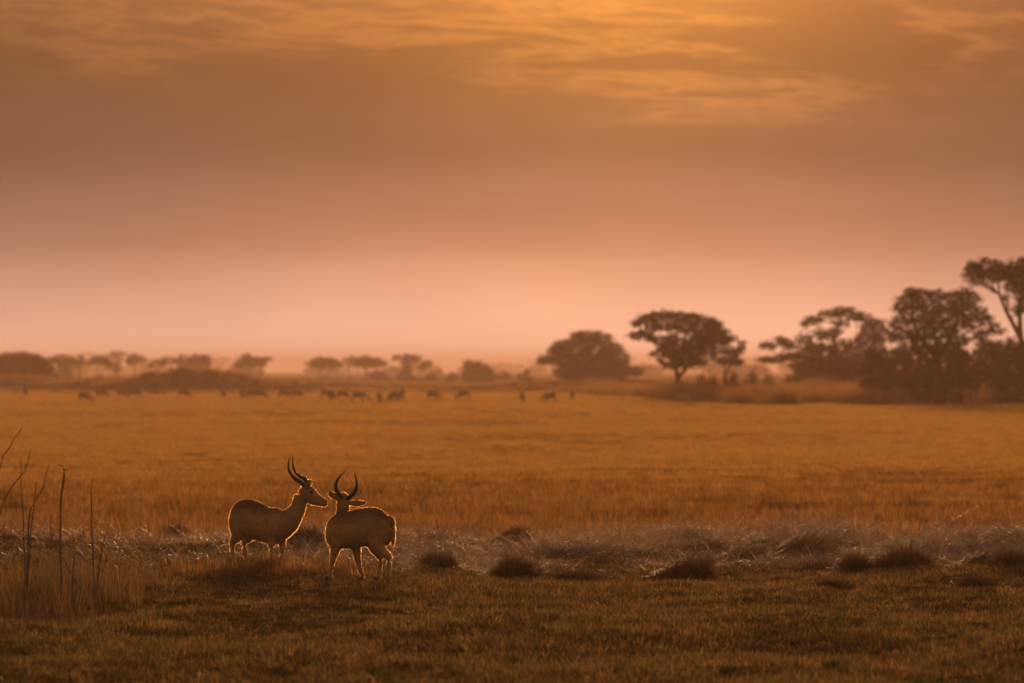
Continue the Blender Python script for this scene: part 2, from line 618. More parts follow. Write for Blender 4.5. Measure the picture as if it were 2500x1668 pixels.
def scatter(name, pts, variants, scl, tilt=0.0, label=None, cat=None, seed=0):
    """one object of instanced clumps (nobody could count the grass)"""
    r = np.random.default_rng(seed)
    n = len(pts)
    me = bpy.data.meshes.new(name)
    me.vertices.add(n)
    me.vertices.foreach_set('co', np.asarray(pts, np.float32).ravel())
    rot = np.stack([r.normal(0, tilt, n), r.normal(0, tilt, n), r.uniform(0, 2 * math.pi, n)], -1).astype(np.float32)
    at_ = me.attributes.new('rot', 'FLOAT_VECTOR', 'POINT')
    at_.data.foreach_set('vector', rot.ravel())
    at_ = me.attributes.new('scl', 'FLOAT', 'POINT')
    at_.data.foreach_set('value', np.asarray(scl, np.float32))
    at_ = me.attributes.new('idx', 'INT', 'POINT')
    at_.data.foreach_set('value', r.integers(0, len(variants), n).astype(np.int32))
    o = link(name, me, None)
    ng = bpy.data.node_groups.new(name + '_scatter', 'GeometryNodeTree')
    ng.interface.new_socket('Geometry', in_out='INPUT', socket_type='NodeSocketGeometry')
    ng.interface.new_socket('Geometry', in_out='OUTPUT', socket_type='NodeSocketGeometry')
    N, L = ng.nodes, ng.links
    gi, go = N.new('NodeGroupInput'), N.new('NodeGroupOutput')
    iop = N.new('GeometryNodeInstanceOnPoints')
    jn = N.new('GeometryNodeJoinGeometry')
    for v in variants:
        oi = N.new('GeometryNodeObjectInfo')
        oi.inputs['Object'].default_value = v
        oi.inputs['As Instance'].default_value = True
        L.new(oi.outputs['Geometry'], jn.inputs[0])
    L.new(gi.outputs[0], iop.inputs['Points'])
    L.new(jn.outputs[0], iop.inputs['Instance'])
    iop.inputs['Pick Instance'].default_value = True

    def attr(nm, ty):
        a = N.new('GeometryNodeInputNamedAttribute')
        a.data_type = ty
        a.inputs['Name'].default_value = nm
        return a.outputs['Attribute']
    L.new(attr('idx', 'INT'), iop.inputs['Instance Index'])
    e2r = N.new('FunctionNodeEulerToRotation')
    L.new(attr('rot', 'FLOAT_VECTOR'), e2r.inputs[0])
    L.new(e2r.outputs[0], iop.inputs['Rotation'])
    L.new(attr('scl', 'FLOAT'), iop.inputs['Scale'])
    L.new(iop.outputs[0], go.inputs[0])
    md = o.modifiers.new('scatter', 'NODES')
    md.node_group = ng
    tag(o, label, cat, None, 'stuff')
    return o


def proto(name, V, F, mat):
    me = mesh_np(name, V, F)
    me.materials.append(mat)
    return bpy.data.objects.new(name, me)


def wedge(n, d0, d1, margin=3.0, power=1.0, side=None, seed=0):
    """random ground points in the wedge of land the lens looks over"""
    r = np.random.default_rng(seed)
    u = r.uniform(0, 1, n)
    d = np.sqrt(d0 ** 2 + u * (d1 ** 2 - d0 ** 2)) if power == 1.0 else d0 + (d1 - d0) * u ** power
    hw = 0.0905 * d + margin
    x = r.uniform(-1, 1, n) * hw
    if side is not None:
        x = side[0] * d + r.uniform(0, 1, n) * (side[1] - side[0]) * d
    return x, d


def build_grass():
    # short foreground sward
    var = [proto('sward_clump', *blades(26, 0.11, 0.025, 0.095, 0.0085, 0.9, 0.3, 2, 0, 20 + i), M['short']) for i in range(5)]
    x, y = wedge(46000, 41, 78, 3, seed=1)
    k = vnoise(x / 0.8, y / 1.6, 21) * 0.65 + vnoise(x / 3.0, y / 5, 22) * 0.5
    keep = rng.uniform(0, 1, len(x)) < 0.22 + 1.0 * k
    x, y, k = x[keep], y[keep], k[keep]
    scatter('short_grass', np.stack([x, y, height(x, y)], -1), var, 0.55 + 0.8 * k * rng.uniform(0.6, 1.3, len(x)), 0.12,
            'short brown and olive grass in front of the two bucks', 'grass', 5)
    # weeds and greener tufts
    var = [proto('weed_clump', *blades(16, 0.10, 0.05, 0.14, 0.012, 0.9, 0.3, 2, 0, 50 + i), M['weed']) for i in range(3)]
    x, y = wedge(3200, 42, 78, 3, seed=2)
    k = vnoise(x / 1.2, y / 2, 31)
    keep = k > 0.58
    x, y = x[keep], y[keep]
    scatter('green_regrowth', np.stack([x, y, height(x, y)], -1), var, rng.uniform(0.4, 1.0, len(x)), 0.15,
            'scattered green regrowth between the short dry grass', 'grass', 6)
    # flattened old hay
    var = [proto('hay_clump', *blades(20, 0.20, 0.22, 0.55, 0.0085, 0.5, 0.2, 4, 0.85, 70 + i, 0.2), M['hay']) for i in range(5)]
    x, y = wedge(24000, 71, 93, 3, seed=3)
    mid = 80 + 2.2 * np.sin(x * 0.55) + 2.5 * (vnoise(x / 1.8, y / 3, 42) - 0.5)
    p = np.exp(-((y - mid) / 5.0) ** 2) * (0.25 + 0.9 * smoothstep(0.3, 0.62, vnoise(x / 1.1, y / 2.2, 41)))
    p *= 0.35 + 0.65 * smoothstep(-3.5, -0.5, x)
    keep = rng.uniform(0, 1, len(x)) < p
    x, y = x[keep], y[keep]
    scatter('flattened_hay', np.stack([x, y, height(x, y) + rng.uniform(0, 0.06, len(x))], -1), var, rng.uniform(0.5, 1.15, len(x)), 0.25,
            'pale flattened old hay lying in a band behind the bucks', 'hay', 7)
    # standing russet grass behind
    var = [proto('standing_clump', *blades(22, 0.14, 0.12, 0.32, 0.007, 0.22, 0.06, 2, 0, 90 + i), M['stand']) for i in range(5)]
    x, y = wedge(56000, 80, 165, 3, power=1.35, seed=4)
    p = smoothstep(80, 88, y + 3 * (vnoise(x / 2, y / 4, 51) - 0.5)) * (1 - 0.95 * smoothstep(98, 165, y + 26 * (vnoise(x / 5, y / 9, 52) - 0.5)))
    p *= 0.45 + 0.7 * vnoise(x / 1.2, y / 3.5, 53)
    keep = rng.uniform(0, 1, len(x)) < p
    x, y = x[keep], y[keep]
    # rougher growth round the hooves of the buck in profile
    xa, ya = rng.normal(-3.15, 0.55, 210), rng.uniform(69.5, 73.4, 210)
    sa_ = rng.uniform(0.35, 0.95, 210)
    x, y, sg = np.append(x, xa), np.append(y, ya), np.append(rng.uniform(0.45, 1.05, len(x)) * (1 - 0.5 * smoothstep(92, 160, y)), sa_)
    xb, yb = wedge(16000, 125, 270, 3, seed=14)
    kb = vnoise(xb / 2.6, yb / 7, 54) * 0.65 + vnoise(xb / 9, yb / 22, 55) * 0.35
    kb_ = kb > 0.63
    x, y, sg = np.append(x, xb[kb_]), np.append(y, yb[kb_]), np.append(sg, rng.uniform(0.35, 0.75, int(kb_.sum())))
    scatter('standing_grass', np.stack([x, y, height(x, y)], -1), var, sg, 0.08,
            'upright russet dry grass behind the hay', 'grass', 8)
    # short grazed plain
    var = [proto('plain_clump', *blades(34, 0.30, 0.05, 0.16, 0.009, 0.5, 0.2, 1, 0, 120 + i), M['plain']) for i in range(4)]
    x, y = wedge(90000, 104, 310, 3, power=1.25, seed=5)
    k = vnoise(x / 3, y / 11, 61) * 0.6 + vnoise(x / 9, y / 40, 62) * 0.6
    keep = rng.uniform(0, 1, len(x)) < 0.25 + 0.9 * k
    x, y, k = x[keep], y[keep], k[keep]
    x2, y2 = wedge(50000, 300, 640, 4, seed=6)
    k2 = vnoise(x2 / 6, y2 / 24, 63)
    far = [proto('low_plain_clump', *blades(40, 0.55, 0.05, 0.11, 0.022, 0.6, 0.2, 1, 0, 130 + i), M['plain']) for i in range(3)]
    scatter('far_plain_grass', np.stack([x2, y2, height(x2, y2)], -1), far, 0.7 + 0.5 * k2, 0.03, 'short golden grass under the far herd', 'grass', 10)
    x3, y3 = wedge(26000, 630, 1300, 8, seed=7)
    pts = np.concatenate([np.stack([a, b, height(a, b)], -1) for a, b in ((x, y), (x3, y3))])
    sc = np.concatenate([0.5 + 0.8 * k, rng.uniform(0.9, 1.6, len(x3))])
    scatter('plain_grass', pts, var, sc, 0.06, 'short golden grazed grass covering the wide plain', 'grass', 9)


build_grass()

# ------------------------------------------------------------------ haze


def build_haze():
    bm = bmesh.new()
    bmesh.ops.create_cube(bm, size=1.0)
    me = bpy.data.meshes.new('haze')
    lo, hi = np.array([-3400, -1000, -2.0]), np.array([3400, 6700, 15.0])
    for v in bm.verts:
        v.co = Vector(tuple((lo + hi) / 2 + np.array(v.co) * (hi - lo)))
    bm.to_mesh(me)
    bm.free()
    m, T = new_mat('dawn_mist')
    pv = T.n('ShaderNodeVolumePrincipled')
    pv.inputs['Color'].default_value = HAZE_COL
    pv.inputs['Density'].default_value = HAZE_DENS
    pv.inputs['Anisotropy'].default_value = HAZE_G
    o = T.n('ShaderNodeOutputMaterial')
    T.put(o.inputs['Volume'], pv.outputs[0])
    m.cycles.homogeneous_volume = True
    ob = link('haze', me, m)
    ob.display_type = 'BOUNDS'
    tag(ob, 'thin warm mist lying over the whole plain', 'mist', None, 'stuff')


HAZE_COL = (0.92, 0.63, 0.47, 1)
HAZE_DENS = 0.00033
HAZE_G = 0.2
build_haze()

# ------------------------------------------------------------------ trees and bushes


def c3(x, y): return x / 3.357, 820 + y / 3.357
def c4(x, y): return 640 + x / 3.357, 820 + y / 3.357
def c5(x, y): return 1240 + x / 3.357, 730 + y / 3.357
def c6(x, y): return 1800 + x / 3.357, 600 + y / 3.357


def tree(name, label, cat, D, conv, clumps, trunks, leaf=0.2, dens=1.0, mat='leaf', group=None, seed=0,
         trunk_r=0.2, extra=1.0, limbs=True, twigs=0):
    """clumps: (x, y, rx, ry) as read off the photograph, given real size and depth at distance D;
    trunks: lists of (x, y) from the foot upward"""
    r = np.random.default_rng(seed + 1000)
    px = FPX / D
    k = 1 / 3.357 / px                       # metres per enlarged pixel
    fu, fv = conv(*trunks[0][0])
    bx = at(fu, None, D)
    bz = hz(bx, D)
    C = []
    xs = [c[0] for c in clumps]
    mid, half = (min(xs) + max(xs)) / 2, (max(xs) - min(xs)) / 2 + 1e-6
    for (cx, cy, rx, ry) in clumps:
        u, v = conv(cx, cy)
        x, z = at(u, v, D)
        w = math.sqrt(max(0.05, 1 - ((cx - mid) / (half * 1.15)) ** 2)) * half * k * 0.8 * extra
        for yy in ((r.uniform(-0.45, 0.45) * w),) + (((r.uniform(0.5, 0.95) * w * (1 if r.uniform() < 0.5 else -1)),) if w > rx * k * 0.8 else ()):
            C.append((x - bx, yy, max(z - bz, ry * k * 0.5), rx * k * 1.1, max(rx, ry) * k * 1.0, ry * k * 1.12))
    # leaves: small faces through the outer volume of each clump, grouped in sprays
    P, S = [], []
    for (x, y, z, a, b, c) in C:
        n = max(6, int(dens * 8.5 * (a * c + b * c + a * b * 0.6) / (leaf * leaf)))
        ns = max(3, n // 7)
        d = r.normal(size=(ns, 3))
        d /= np.linalg.norm(d, axis=1)[:, None]
        rad = r.uniform(0.25, 1.0, ns) ** 0.55 * r.uniform(0.85, 1.12, ns)
        sp = np.array([x, y, z]) + d * rad[:, None] * np.array([a, b, c])
        pick = r.integers(0, ns, n)
        p = sp[pick] + r.normal(0, leaf * 0.8, (n, 3)) * np.array([1, 1, 0.6])
        P.append(p)
        S.append(r.uniform(0.5, 1.25, n) * leaf)
    P, S = np.concatenate(P), np.concatenate(S)
    ok = P[:, 2] > 0.02
    P, S = P[ok], S[ok]
    n = len(P)
    e1 = r.normal(size=(n, 3))
    e1 /= np.linalg.norm(e1, axis=1)[:, None]
    e2 = np.cross(e1, r.normal(size=(n, 3)))
    e2 /= np.linalg.norm(e2, axis=1)[:, None] + 1e-9
    e1, e2 = e1 * S[:, None] * 0.62, e2 * S[:, None] * 0.36
    V = np.stack([P - e1, P - e2 * 0.9 + e1 * 0.1, P + e1, P + e2], 1).reshape(-1, 3)
    F = np.arange(4 * n).reshape(-1, 4)
    root = empty(name, (bx, D, bz))
    tag(root, label, cat, group)
    link('crown', mesh_np(name + '_crown', V, F), M[mat], root)
    parts = []
    tops = []
    for tr in trunks:
        pts = []
        for i, (tx, ty) in enumerate(tr):
            u, v = conv(tx, ty)
            x, z = at(u, v, D)
            pts.append((x - bx, 0.0 if len(trunks) == 1 else r.normal(0, 0.1) * half * k * 0.6 * (i > 0), (z - bz) if i else -0.25))
        q = spline(pts, 4 * len(pts))
        rr = trunk_r * (1 - 0.6 * np.linspace(0, 1, len(q))) * np.where(np.arange(len(q)) == 0, 1.45, 1.0)
        parts.append(tube_arrays(q, rr, 7))
        tops += [q[-1], q[len(q) * 2 // 3]]
    if limbs:
        tops = np.array(tops)
        for (x, y, z, a, b, c) in C:
            t = tops[np.argmin(np.linalg.norm(tops - np.array([x, y, z]), axis=1) + 2 * (tops[:, 2] > z))]
            e = np.array([x, y, z])
            m1 = t * 0.5 + e * 0.5 + np.array([0, 0, -0.12 * np.linalg.norm(e[:2] - t[:2])]) + r.normal(0, 0.06, 3) * np.linalg.norm(e - t)
            q = spline([t, m1, e], 6)
            r0 = trunk_r * 0.24
            parts.append(tube_arrays(q, np.linspace(r0, 0.25 * r0, 6), 5))
            for _ in range(3):
                e2_ = e + r.normal(0, 0.5, 3) * np.array([a, b, c])
                parts.append(tube_arrays(spline([q[3], (q[3] + e2_) / 2 + r.normal(0, .05, 3), e2_], 4), np.linspace(0.4 * r0, 0.1 * r0, 4), 4))
    for _ in range(twigs):                  # upright bare rods of a thicket
        c = C[r.integers(0, len(C))]
        x0, y0 = c[0] + r.uniform(-1, 1) * c[3], c[1] + r.uniform(-1, 1) * c[4]
        hgt = (c[2] + c[5]) * r.uniform(0.6, 1.25)
        lean = r.normal(0, 0.14, 2) * hgt
        q = spline([(x0, y0, -0.1), (x0 + lean[0] * .3, y0 + lean[1] * .3, hgt * .5), (x0 + lean[0], y0 + lean[1], hgt)], 5)
        parts.append(tube_arrays(q, np.linspace(0.035, 0.012, 5) * (D / 500), 4))
    v, f = merge(parts)
    link('trunk' if not twigs else 'stems', mesh_mixed(name + '_wood', v, f), M['bark'], root)
    return root


FAR = 'umbrella trees along the far side of the plain'


def build_trees():
    # --- right: the big trees
    tree('acacia_tree', 'tall dark spreading tree, highest of all, with a bare slanting limb', 'tree', 408, c6,
         [(1950, 250, 95, 75), (1930, 180, 60, 45), (2060, 170, 110, 60), (2120, 240, 120, 60), (2230, 200, 110, 60), (2330, 160, 100, 60),
          (2440, 150, 110, 70), (2560, 190, 110, 80), (2330, 260, 120, 70), (2480, 290, 110, 80), (2250, 330, 60, 50), (2330, 400, 70, 60),
          (2460, 420, 90, 80), (2600, 330, 90, 80), (2290, 520, 60, 45), (2380, 500, 70, 60), (2200, 430, 30, 30), (2600, 520, 90, 80), (2500, 600, 80, 60)],
         [[(2420, 1260), (2400, 1000), (2330, 780), (2260, 640), (2200, 520), (2150, 400)], [(2420, 1260), (2410, 950), (2440, 700), (2420, 450)],
          [(2420, 1260), (2330, 790), (2320, 560), (2330, 380)]],
         0.17, 0.82, seed=1, trunk_r=0.26)
    tree('broad_tree', 'big dark round tree with small gaps in its crown, under the tallest tree', 'tree', 425, c6,
         [(1335, 510, 75, 45), (1330, 455, 45, 40), (1420, 400, 75, 45), (1520, 390, 95, 45), (1640, 410, 90, 45), (1760, 430, 90, 50), (1860, 390, 80, 50),
          (1940, 440, 70, 60), (1480, 480, 90, 60), (1600, 520, 110, 70), (1740, 540, 110, 75), (1870, 530, 100, 80), (1990, 560, 80, 70),
          (1285, 640, 50, 45), (1380, 610, 80, 50), (1480, 600, 80, 55), (1620, 650, 110, 65), (1760, 650, 90, 60), (1900, 640, 80, 50), (2050, 620, 60, 45),
          (1330, 730, 110, 60), (1480, 740, 110, 70), (1620, 770, 120, 80), (1780, 780, 100, 60), (1560, 870, 120, 60), (1720, 880, 110, 60),
          (1840, 900, 70, 50), (1420, 830, 90, 60), (2010, 730, 60, 45), (2120, 690, 70, 45)],
         [[(1650, 1290), (1650, 1000), (1630, 800), (1600, 620)], [(1650, 1290), (1660, 950), (1760, 720), (1830, 560)], [(1650, 1290), (1640, 960), (1500, 760), (1430, 560)]],
         0.18, 0.72, seed=2, trunk_r=0.26)
    tree('airy_tree', 'hazy layered tree with open flat tiers beside the big round tree', 'tree', 575, c6,
         [(880, 530, 90, 30), (760, 560, 100, 30), (620, 610, 90, 26), (1000, 580, 110, 36), (1130, 630, 90, 36), (830, 640, 70, 26), (1060, 670, 60, 40), (560, 645, 50, 14),
          (340, 775, 55, 28), (250, 820, 75, 28), (430, 815, 70, 34), (560, 770, 70, 34), (690, 730, 80, 40), (800, 710, 60, 40), (640, 830, 90, 40),
          (280, 935, 120, 22), (420, 910, 100, 32), (560, 900, 110, 45), (720, 860, 110, 60), (880, 850, 120, 80), (1060, 800, 120, 90), (1180, 720, 90, 70),
          (620, 980, 180, 60), (820, 990, 200, 80), (1020, 970, 160, 90)],
         [[(790, 1290), (790, 1020), (800, 780), (860, 580)], [(790, 1290), (780, 1040), (600, 860), (420, 810)], [(790, 1290), (820, 960), (1000, 740), (1080, 620)]],
         0.22, 0.75, seed=3, trunk_r=0.22)
    tree('umbrella_tree', 'lone umbrella tree with a flat wide crown on a single stout trunk', 'tree', 520, c5,
         [(1060, 190, 45, 40), (1130, 165, 60, 40), (1230, 150, 80, 42), (1310, 125, 60, 36), (1400, 150, 90, 40), (1510, 160, 90, 40), (1610, 190, 90, 45), (1700, 215, 75, 45),
          (1770, 270, 50, 22), (1050, 300, 50, 34), (1110, 285, 60, 26), (1180, 320, 60, 24), (1200, 230, 70, 34), (1330, 220, 90, 36), (1480, 235, 100, 45), (1620, 270, 110, 60),
          (1720, 300, 70, 40), (1260, 345, 60, 40), (1340, 330, 60, 45), (1420, 380, 100, 60), (1560, 350, 110, 60), (1680, 350, 80, 40), (1290, 430, 80, 45), (1400, 460, 90, 50),
          (1520, 440, 100, 55), (1630, 410, 80, 40), (1790, 330, 40, 30), (1430, 520, 70, 40), (1530, 505, 70, 32), (1195, 455, 28, 22), (1250, 510, 30, 20), (1310, 540, 40, 24), (1350, 570, 22, 16), (1590, 530, 40, 22)],
         [[(1395, 810), (1392, 700), (1385, 620), (1400, 520), (1440, 400)], [(1395, 810), (1393, 690), (1400, 640), (1455, 580), (1520, 510), (1620, 400)], [(1395, 810), (1388, 640), (1350, 520), (1250, 380), (1130, 300)]],
         0.19, 0.95, seed=4, trunk_r=0.26)
    tree('small_tree', 'small ragged tree close beside the lone umbrella tree', 'tree', 505, c5,
         [(1790, 350, 50, 40), (1840, 320, 40, 26), (1910, 365, 34, 26), (1790, 420, 60, 40), (1700, 450, 50, 26), (1870, 430, 60, 40), (1780, 500, 50, 40), (1850, 510, 60, 45),
          (1650, 480, 36, 18), (1930, 400, 24, 18), (1900, 520, 40, 30), (1720, 500, 30, 20)],
         [[(1780, 830), (1775, 650), (1780, 540), (1790, 400)], [(1780, 830), (1790, 620), (1850, 500), (1890, 400)]],
         0.17, 0.65, seed=5, trunk_r=0.12)
    tree('dome_tree', 'broad dome-shaped leafy tree standing hazy behind the tall grass bank', 'tree', 820, c5,
         [(660, 310, 120, 50), (560, 330, 70, 50), (760, 330, 80, 50), (450, 380, 75, 50), (400, 430, 70, 50), (310, 500, 70, 32), (280, 520, 40, 16), (560, 430, 140, 80), (720, 430, 140, 80),
          (850, 420, 80, 70), (900, 490, 90, 70), (960, 540, 50, 40), (460, 500, 110, 60), (620, 530, 140, 80), (800, 540, 140, 80), (1030, 590, 80, 36),
          (480, 600, 110, 60), (650, 620, 160, 60), (850, 620, 150, 60)],
         [[(640, 700), (640, 560), (650, 400)], [(640, 700), (700, 560), (820, 450)], [(640, 700), (560, 540), (450, 430)]],
         0.30, 0.95, seed=6, trunk_r=0.3)
    # --- thicket and shrubs under the right-hand trees
    th = 'thicket along the right-hand tree line'
    for i, (D, x, y, rx, ry, lab) in enumerate([
            (445, 1130, 1000, 160, 210, 'russet thicket bush between the hazy layered tree and the big round tree'),
            (452, 1330, 1010, 160, 200, 'brown thicket bush in front of the big round tree'),
            (440, 1560, 1060, 190, 190, 'dense low brown bush at the foot of the big round tree'),
            (438, 1800, 1020, 180, 210, 'dark brown bush between the round tree and the tallest tree'),
            (460, 2060, 970, 190, 240, 'tall dark thicket bush leaning on the tallest tree'),
            (436, 2280, 990, 180, 260, 'dark purple-brown thicket bush in front of the tallest tree'),
            (470, 2500, 980, 170, 230, 'high dark thicket bush beyond the tallest tree'),
            (540, 560, 1080, 190, 130, 'hazy low bush under the open layered tree'),
            (530, 830, 1060, 200, 160, 'hazy russet bush under the open layered tree next to the thicket'),
            ]):
        tree('thicket_bush', lab, 'bush', D, c6,
             [(x, y, rx * .6, ry * .6), (x - rx * .5, y + ry * .25, rx * .5, ry * .5), (x + rx * .5, y + ry * .2, rx * .5, ry * .55),
              (x - rx * .15, y - ry * .5, rx * .4, ry * .4), (x + rx * .35, y - ry * .4, rx * .35, ry * .4), (x, y + ry * .7, rx * .9, ry * .4)],
             [[(x, y + ry + 90), (x + 4, y + ry * .3), (x + 8, y - ry * .2)]], 0.18, 1.0, 'leaf_b', th, 30 + i, 0.06, twigs=26)
    rods = 'bare shrubs beside the lone umbrella tree'
    for i, (D, x, y, rx, ry, lab) in enumerate([
            (500, 1580, 690, 60, 90, 'thin bare shrub of upright rods right of the umbrella tree trunk'),
            (498, 1680, 700, 50, 80, 'sparse rod-like shrub between the umbrella tree and the small tree'),
            (492, 1850, 690, 80, 110, 'upright twiggy shrub below the small ragged tree'),
            (490, 1990, 690, 80, 110, 'upright twiggy shrub between the small tree and the layered tree'),
            (486, 2130, 700, 70, 90, 'low twiggy shrub at the left edge of the layered tree'),
            (510, 1240, 740, 60, 30, 'very low bush left of the umbrella tree trunk'),
            ]):
        tree('twiggy_shrub', lab, 'shrub', D, c5,
             [(x, y + ry * .4, rx * .6, ry * .5), (x - rx * .4, y - ry * .1, rx * .3, ry * .3), (x + rx * .4, y, rx * .35, ry * .35), (x + rx * .05, y - ry * .5, rx * .3, ry * .35)],
             [[(x, y + ry + 60), (x + 3, y + ry * .3), (x + 5, y - ry * .5)]], 0.13, 0.34, 'leaf_b', rods, 50 + i, 0.05, twigs=34)
    # --- left and centre: far trees in the mist
    tree('dense_tree', 'dark dense rounded clump of foliage at the end of the far tree row', 'tree', 930, c3,
         [(40, 190, 80, 45), (130, 190, 70, 50), (215, 175, 80, 40), (300, 200, 60, 45), (90, 260, 120, 70), (240, 260, 120, 70), (350, 250, 80, 60), (400, 290, 70, 60), (420, 330, 60, 40),
          (-60, 220, 90, 70), (150, 330, 170, 60), (330, 340, 120, 50), (-40, 320, 120, 70)],
         [[(160, 400), (160, 300), (180, 220)]], 0.34, 0.95, seed=70, trunk_r=0.3)
    F = [
        ('wide umbrella tree with a heavy crown next to the dark dense clump', 1250, c3, [(520, 185, 90, 32), (440, 205, 60, 30), (590, 205, 60, 36), (520, 215, 110, 30), (530, 270, 60, 40), (540, 330, 50, 50)], [[(545, 400), (545, 280), (520, 200)]]),
        ('small round tree touching the wide umbrella tree', 1260, c3, [(665, 195, 45, 34), (640, 225, 40, 26), (690, 230, 40, 24)], [[(655, 400), (650, 280), (660, 210)]]),
        ('umbrella tree with two leaning trunks and a drooping right side', 1230, c3, [(820, 195, 70, 28), (770, 215, 45, 24), (880, 225, 50, 24), (920, 255, 40, 24)], [[(790, 400), (795, 300), (820, 210)], [(790, 400), (840, 290), (890, 240)]]),
        ('tall thin tree with separate puffs of leaves one above another', 1240, c3, [(985, 140, 38, 24), (930, 165, 26, 30), (970, 185, 36, 24), (955, 240, 36, 34), (960, 290, 46, 34)], [[(960, 400), (960, 280), (965, 170)]]),
        ('mushroom-shaped tree on one straight bare trunk', 1210, c3, [(1105, 175, 60, 32), (1060, 205, 44, 24), (1150, 195, 48, 28), (1105, 215, 60, 22)], [[(1105, 400), (1103, 290), (1105, 210)]]),
        ('small umbrella tree right beside the mushroom-shaped tree', 1290, c3, [(1280, 225, 65, 28), (1240, 245, 36, 18), (1325, 240, 34, 18)], [[(1290, 400), (1288, 300), (1282, 240)]]),
        ('long low-crowned tree behind the grassy mound', 1330, c3, [(1400, 200, 80, 26), (1340, 215, 44, 20), (1450, 210, 40, 30)], [[(1400, 400), (1400, 300), (1400, 220)]]),
        ('narrow tree standing between two wider trees behind the mound', 1300, c3, [(1500, 190, 44, 34), (1500, 235, 50, 30), (1520, 280, 36, 30)], [[(1500, 400), (1500, 300), (1500, 210)]]),
        ('flat-topped blocky tree behind the crest of the mound', 1280, c3, [(1600, 190, 50, 30), (1670, 190, 50, 30), (1570, 220, 40, 34), (1640, 230, 90, 40), (1700, 220, 26, 34)], [[(1640, 400), (1640, 300), (1640, 230)]]),
        ('tree with one big and one thin wind-pulled crown right of the mound', 1300, c3, [(2030, 185, 50, 34), (1990, 215, 50, 34), (1950, 245, 36, 26), (2070, 225, 44, 34), (2115, 205, 44, 30), (2180, 195, 46, 14), (2150, 240, 30, 24)], [[(2040, 410), (2040, 300), (2030, 220)], [(2040, 410), (2140, 310), (2130, 220)]]),
        ('flat umbrella tree on two thin leaning trunks', 1380, c4, [(500, 205, 90, 28), (420, 225, 55, 30), (580, 225, 55, 30), (500, 235, 120, 26), (630, 240, 30, 20)], [[(480, 400), (475, 310), (470, 240)], [(480, 400), (525, 330), (560, 240)]]),
        ('small thin-trunked tree left of the widest hazy umbrella tree', 1390, c4, [(695, 195, 40, 22), (745, 190, 34, 30), (715, 230, 36, 24)], [[(715, 410), (715, 320), (715, 220)]]),
        ('widest hazy umbrella tree with a shrub under its right side', 1370, c4, [(830, 200, 60, 28), (900, 205, 70, 30), (790, 225, 50, 24), (870, 240, 110, 26), (960, 225, 50, 20), (1000, 228, 26, 12), (920, 310, 60, 30), (960, 340, 60, 36), (1010, 360, 50, 20)], [[(845, 410), (842, 320), (850, 230)]]),
        ('ragged tree with a hooked arch of leaves on one side', 1340, c4, [(1190, 185, 50, 30), (1250, 195, 50, 30), (1110, 172, 36, 12), (1086, 190, 14, 22), (1190, 230, 44, 36), (1350, 225, 40, 22), (1320, 250, 36, 26), (1180, 290, 44, 40), (1160, 340, 60, 40)], [[(1190, 430), (1185, 320), (1190, 210)], [(1190, 430), (1290, 330), (1330, 250)]]),
        ('hazy dome-shaped tree standing alone between the far row and the big dome', 1150, c4, [(1720, 235, 60, 32), (1680, 270, 60, 44), (1780, 260, 70, 44), (1840, 290, 56, 44), (1740, 320, 110, 60), (1870, 330, 50, 50), (1770, 370, 130, 50)], [[(1750, 440), (1750, 340), (1740, 260)]]),
    ]
    for i, (lab, D, cv, cl, tr) in enumerate(F):
        tree('umbrella_tree' if 'umbrella' in lab else 'far_tree', lab, 'tree', D, cv, cl, tr, 0.42, 0.9, 'leaf', FAR, 80 + i, 0.2)
    B = [
        ('small round bush below the hooked tree', 1250, c4, [(1215, 360, 50, 36), (1215, 390, 60, 30)]),
        ('round bush right of the hooked tree', 1230, c4, [(1375, 345, 55, 34), (1340, 375, 50, 34), (1400, 380, 50, 36)]),
        ('bush leaning on the left of the lone hazy dome tree', 1200, c4, [(1560, 335, 40, 34), (1540, 370, 50, 34)]),
        ('faint bush right of the lone hazy dome tree', 1400, c4, [(1970, 320, 60, 40), (2010, 350, 50, 36), (1940, 360, 60, 36)]),
        ('little spiky bush in the gap before the big dome tree', 1000, c4, [(2165, 300, 26, 24), (2130, 340, 50, 34), (2190, 360, 50, 30)]),
        ('low dark bush crowning the grassy mound', 752, c3, [(1460, 285, 60, 22), (1540, 295, 50, 20)]),
        ('small bush on the right slope of the grassy mound', 748, c3, [(1690, 305, 40, 22), (1740, 315, 40, 18)]),
        ('small bush on the left slope of the grassy mound', 756, c3, [(1215, 325, 60, 20)]),
        ('low dark bush left of the mound', 770, c3, [(1000, 365, 40, 18), (960, 372, 40, 14)]),
        ('tiny upright green bush on the plain right of the mound', 700, c4, [(265, 378, 24, 12)]),
    ]
    for i, (lab, D, cv, cl) in enumerate(B):
        x, y = cl[0][0], cl[0][1]
        tree('round_bush', lab, 'bush', D, cv, cl, [[(x, 430), (x, y + 10), (x + 2, y)]], 0.34 if D > 900 else 0.2, 0.85, 'leaf' if D > 900 else 'leaf_b', 'bushes on the far plain', 110 + i, 0.06)


build_trees()


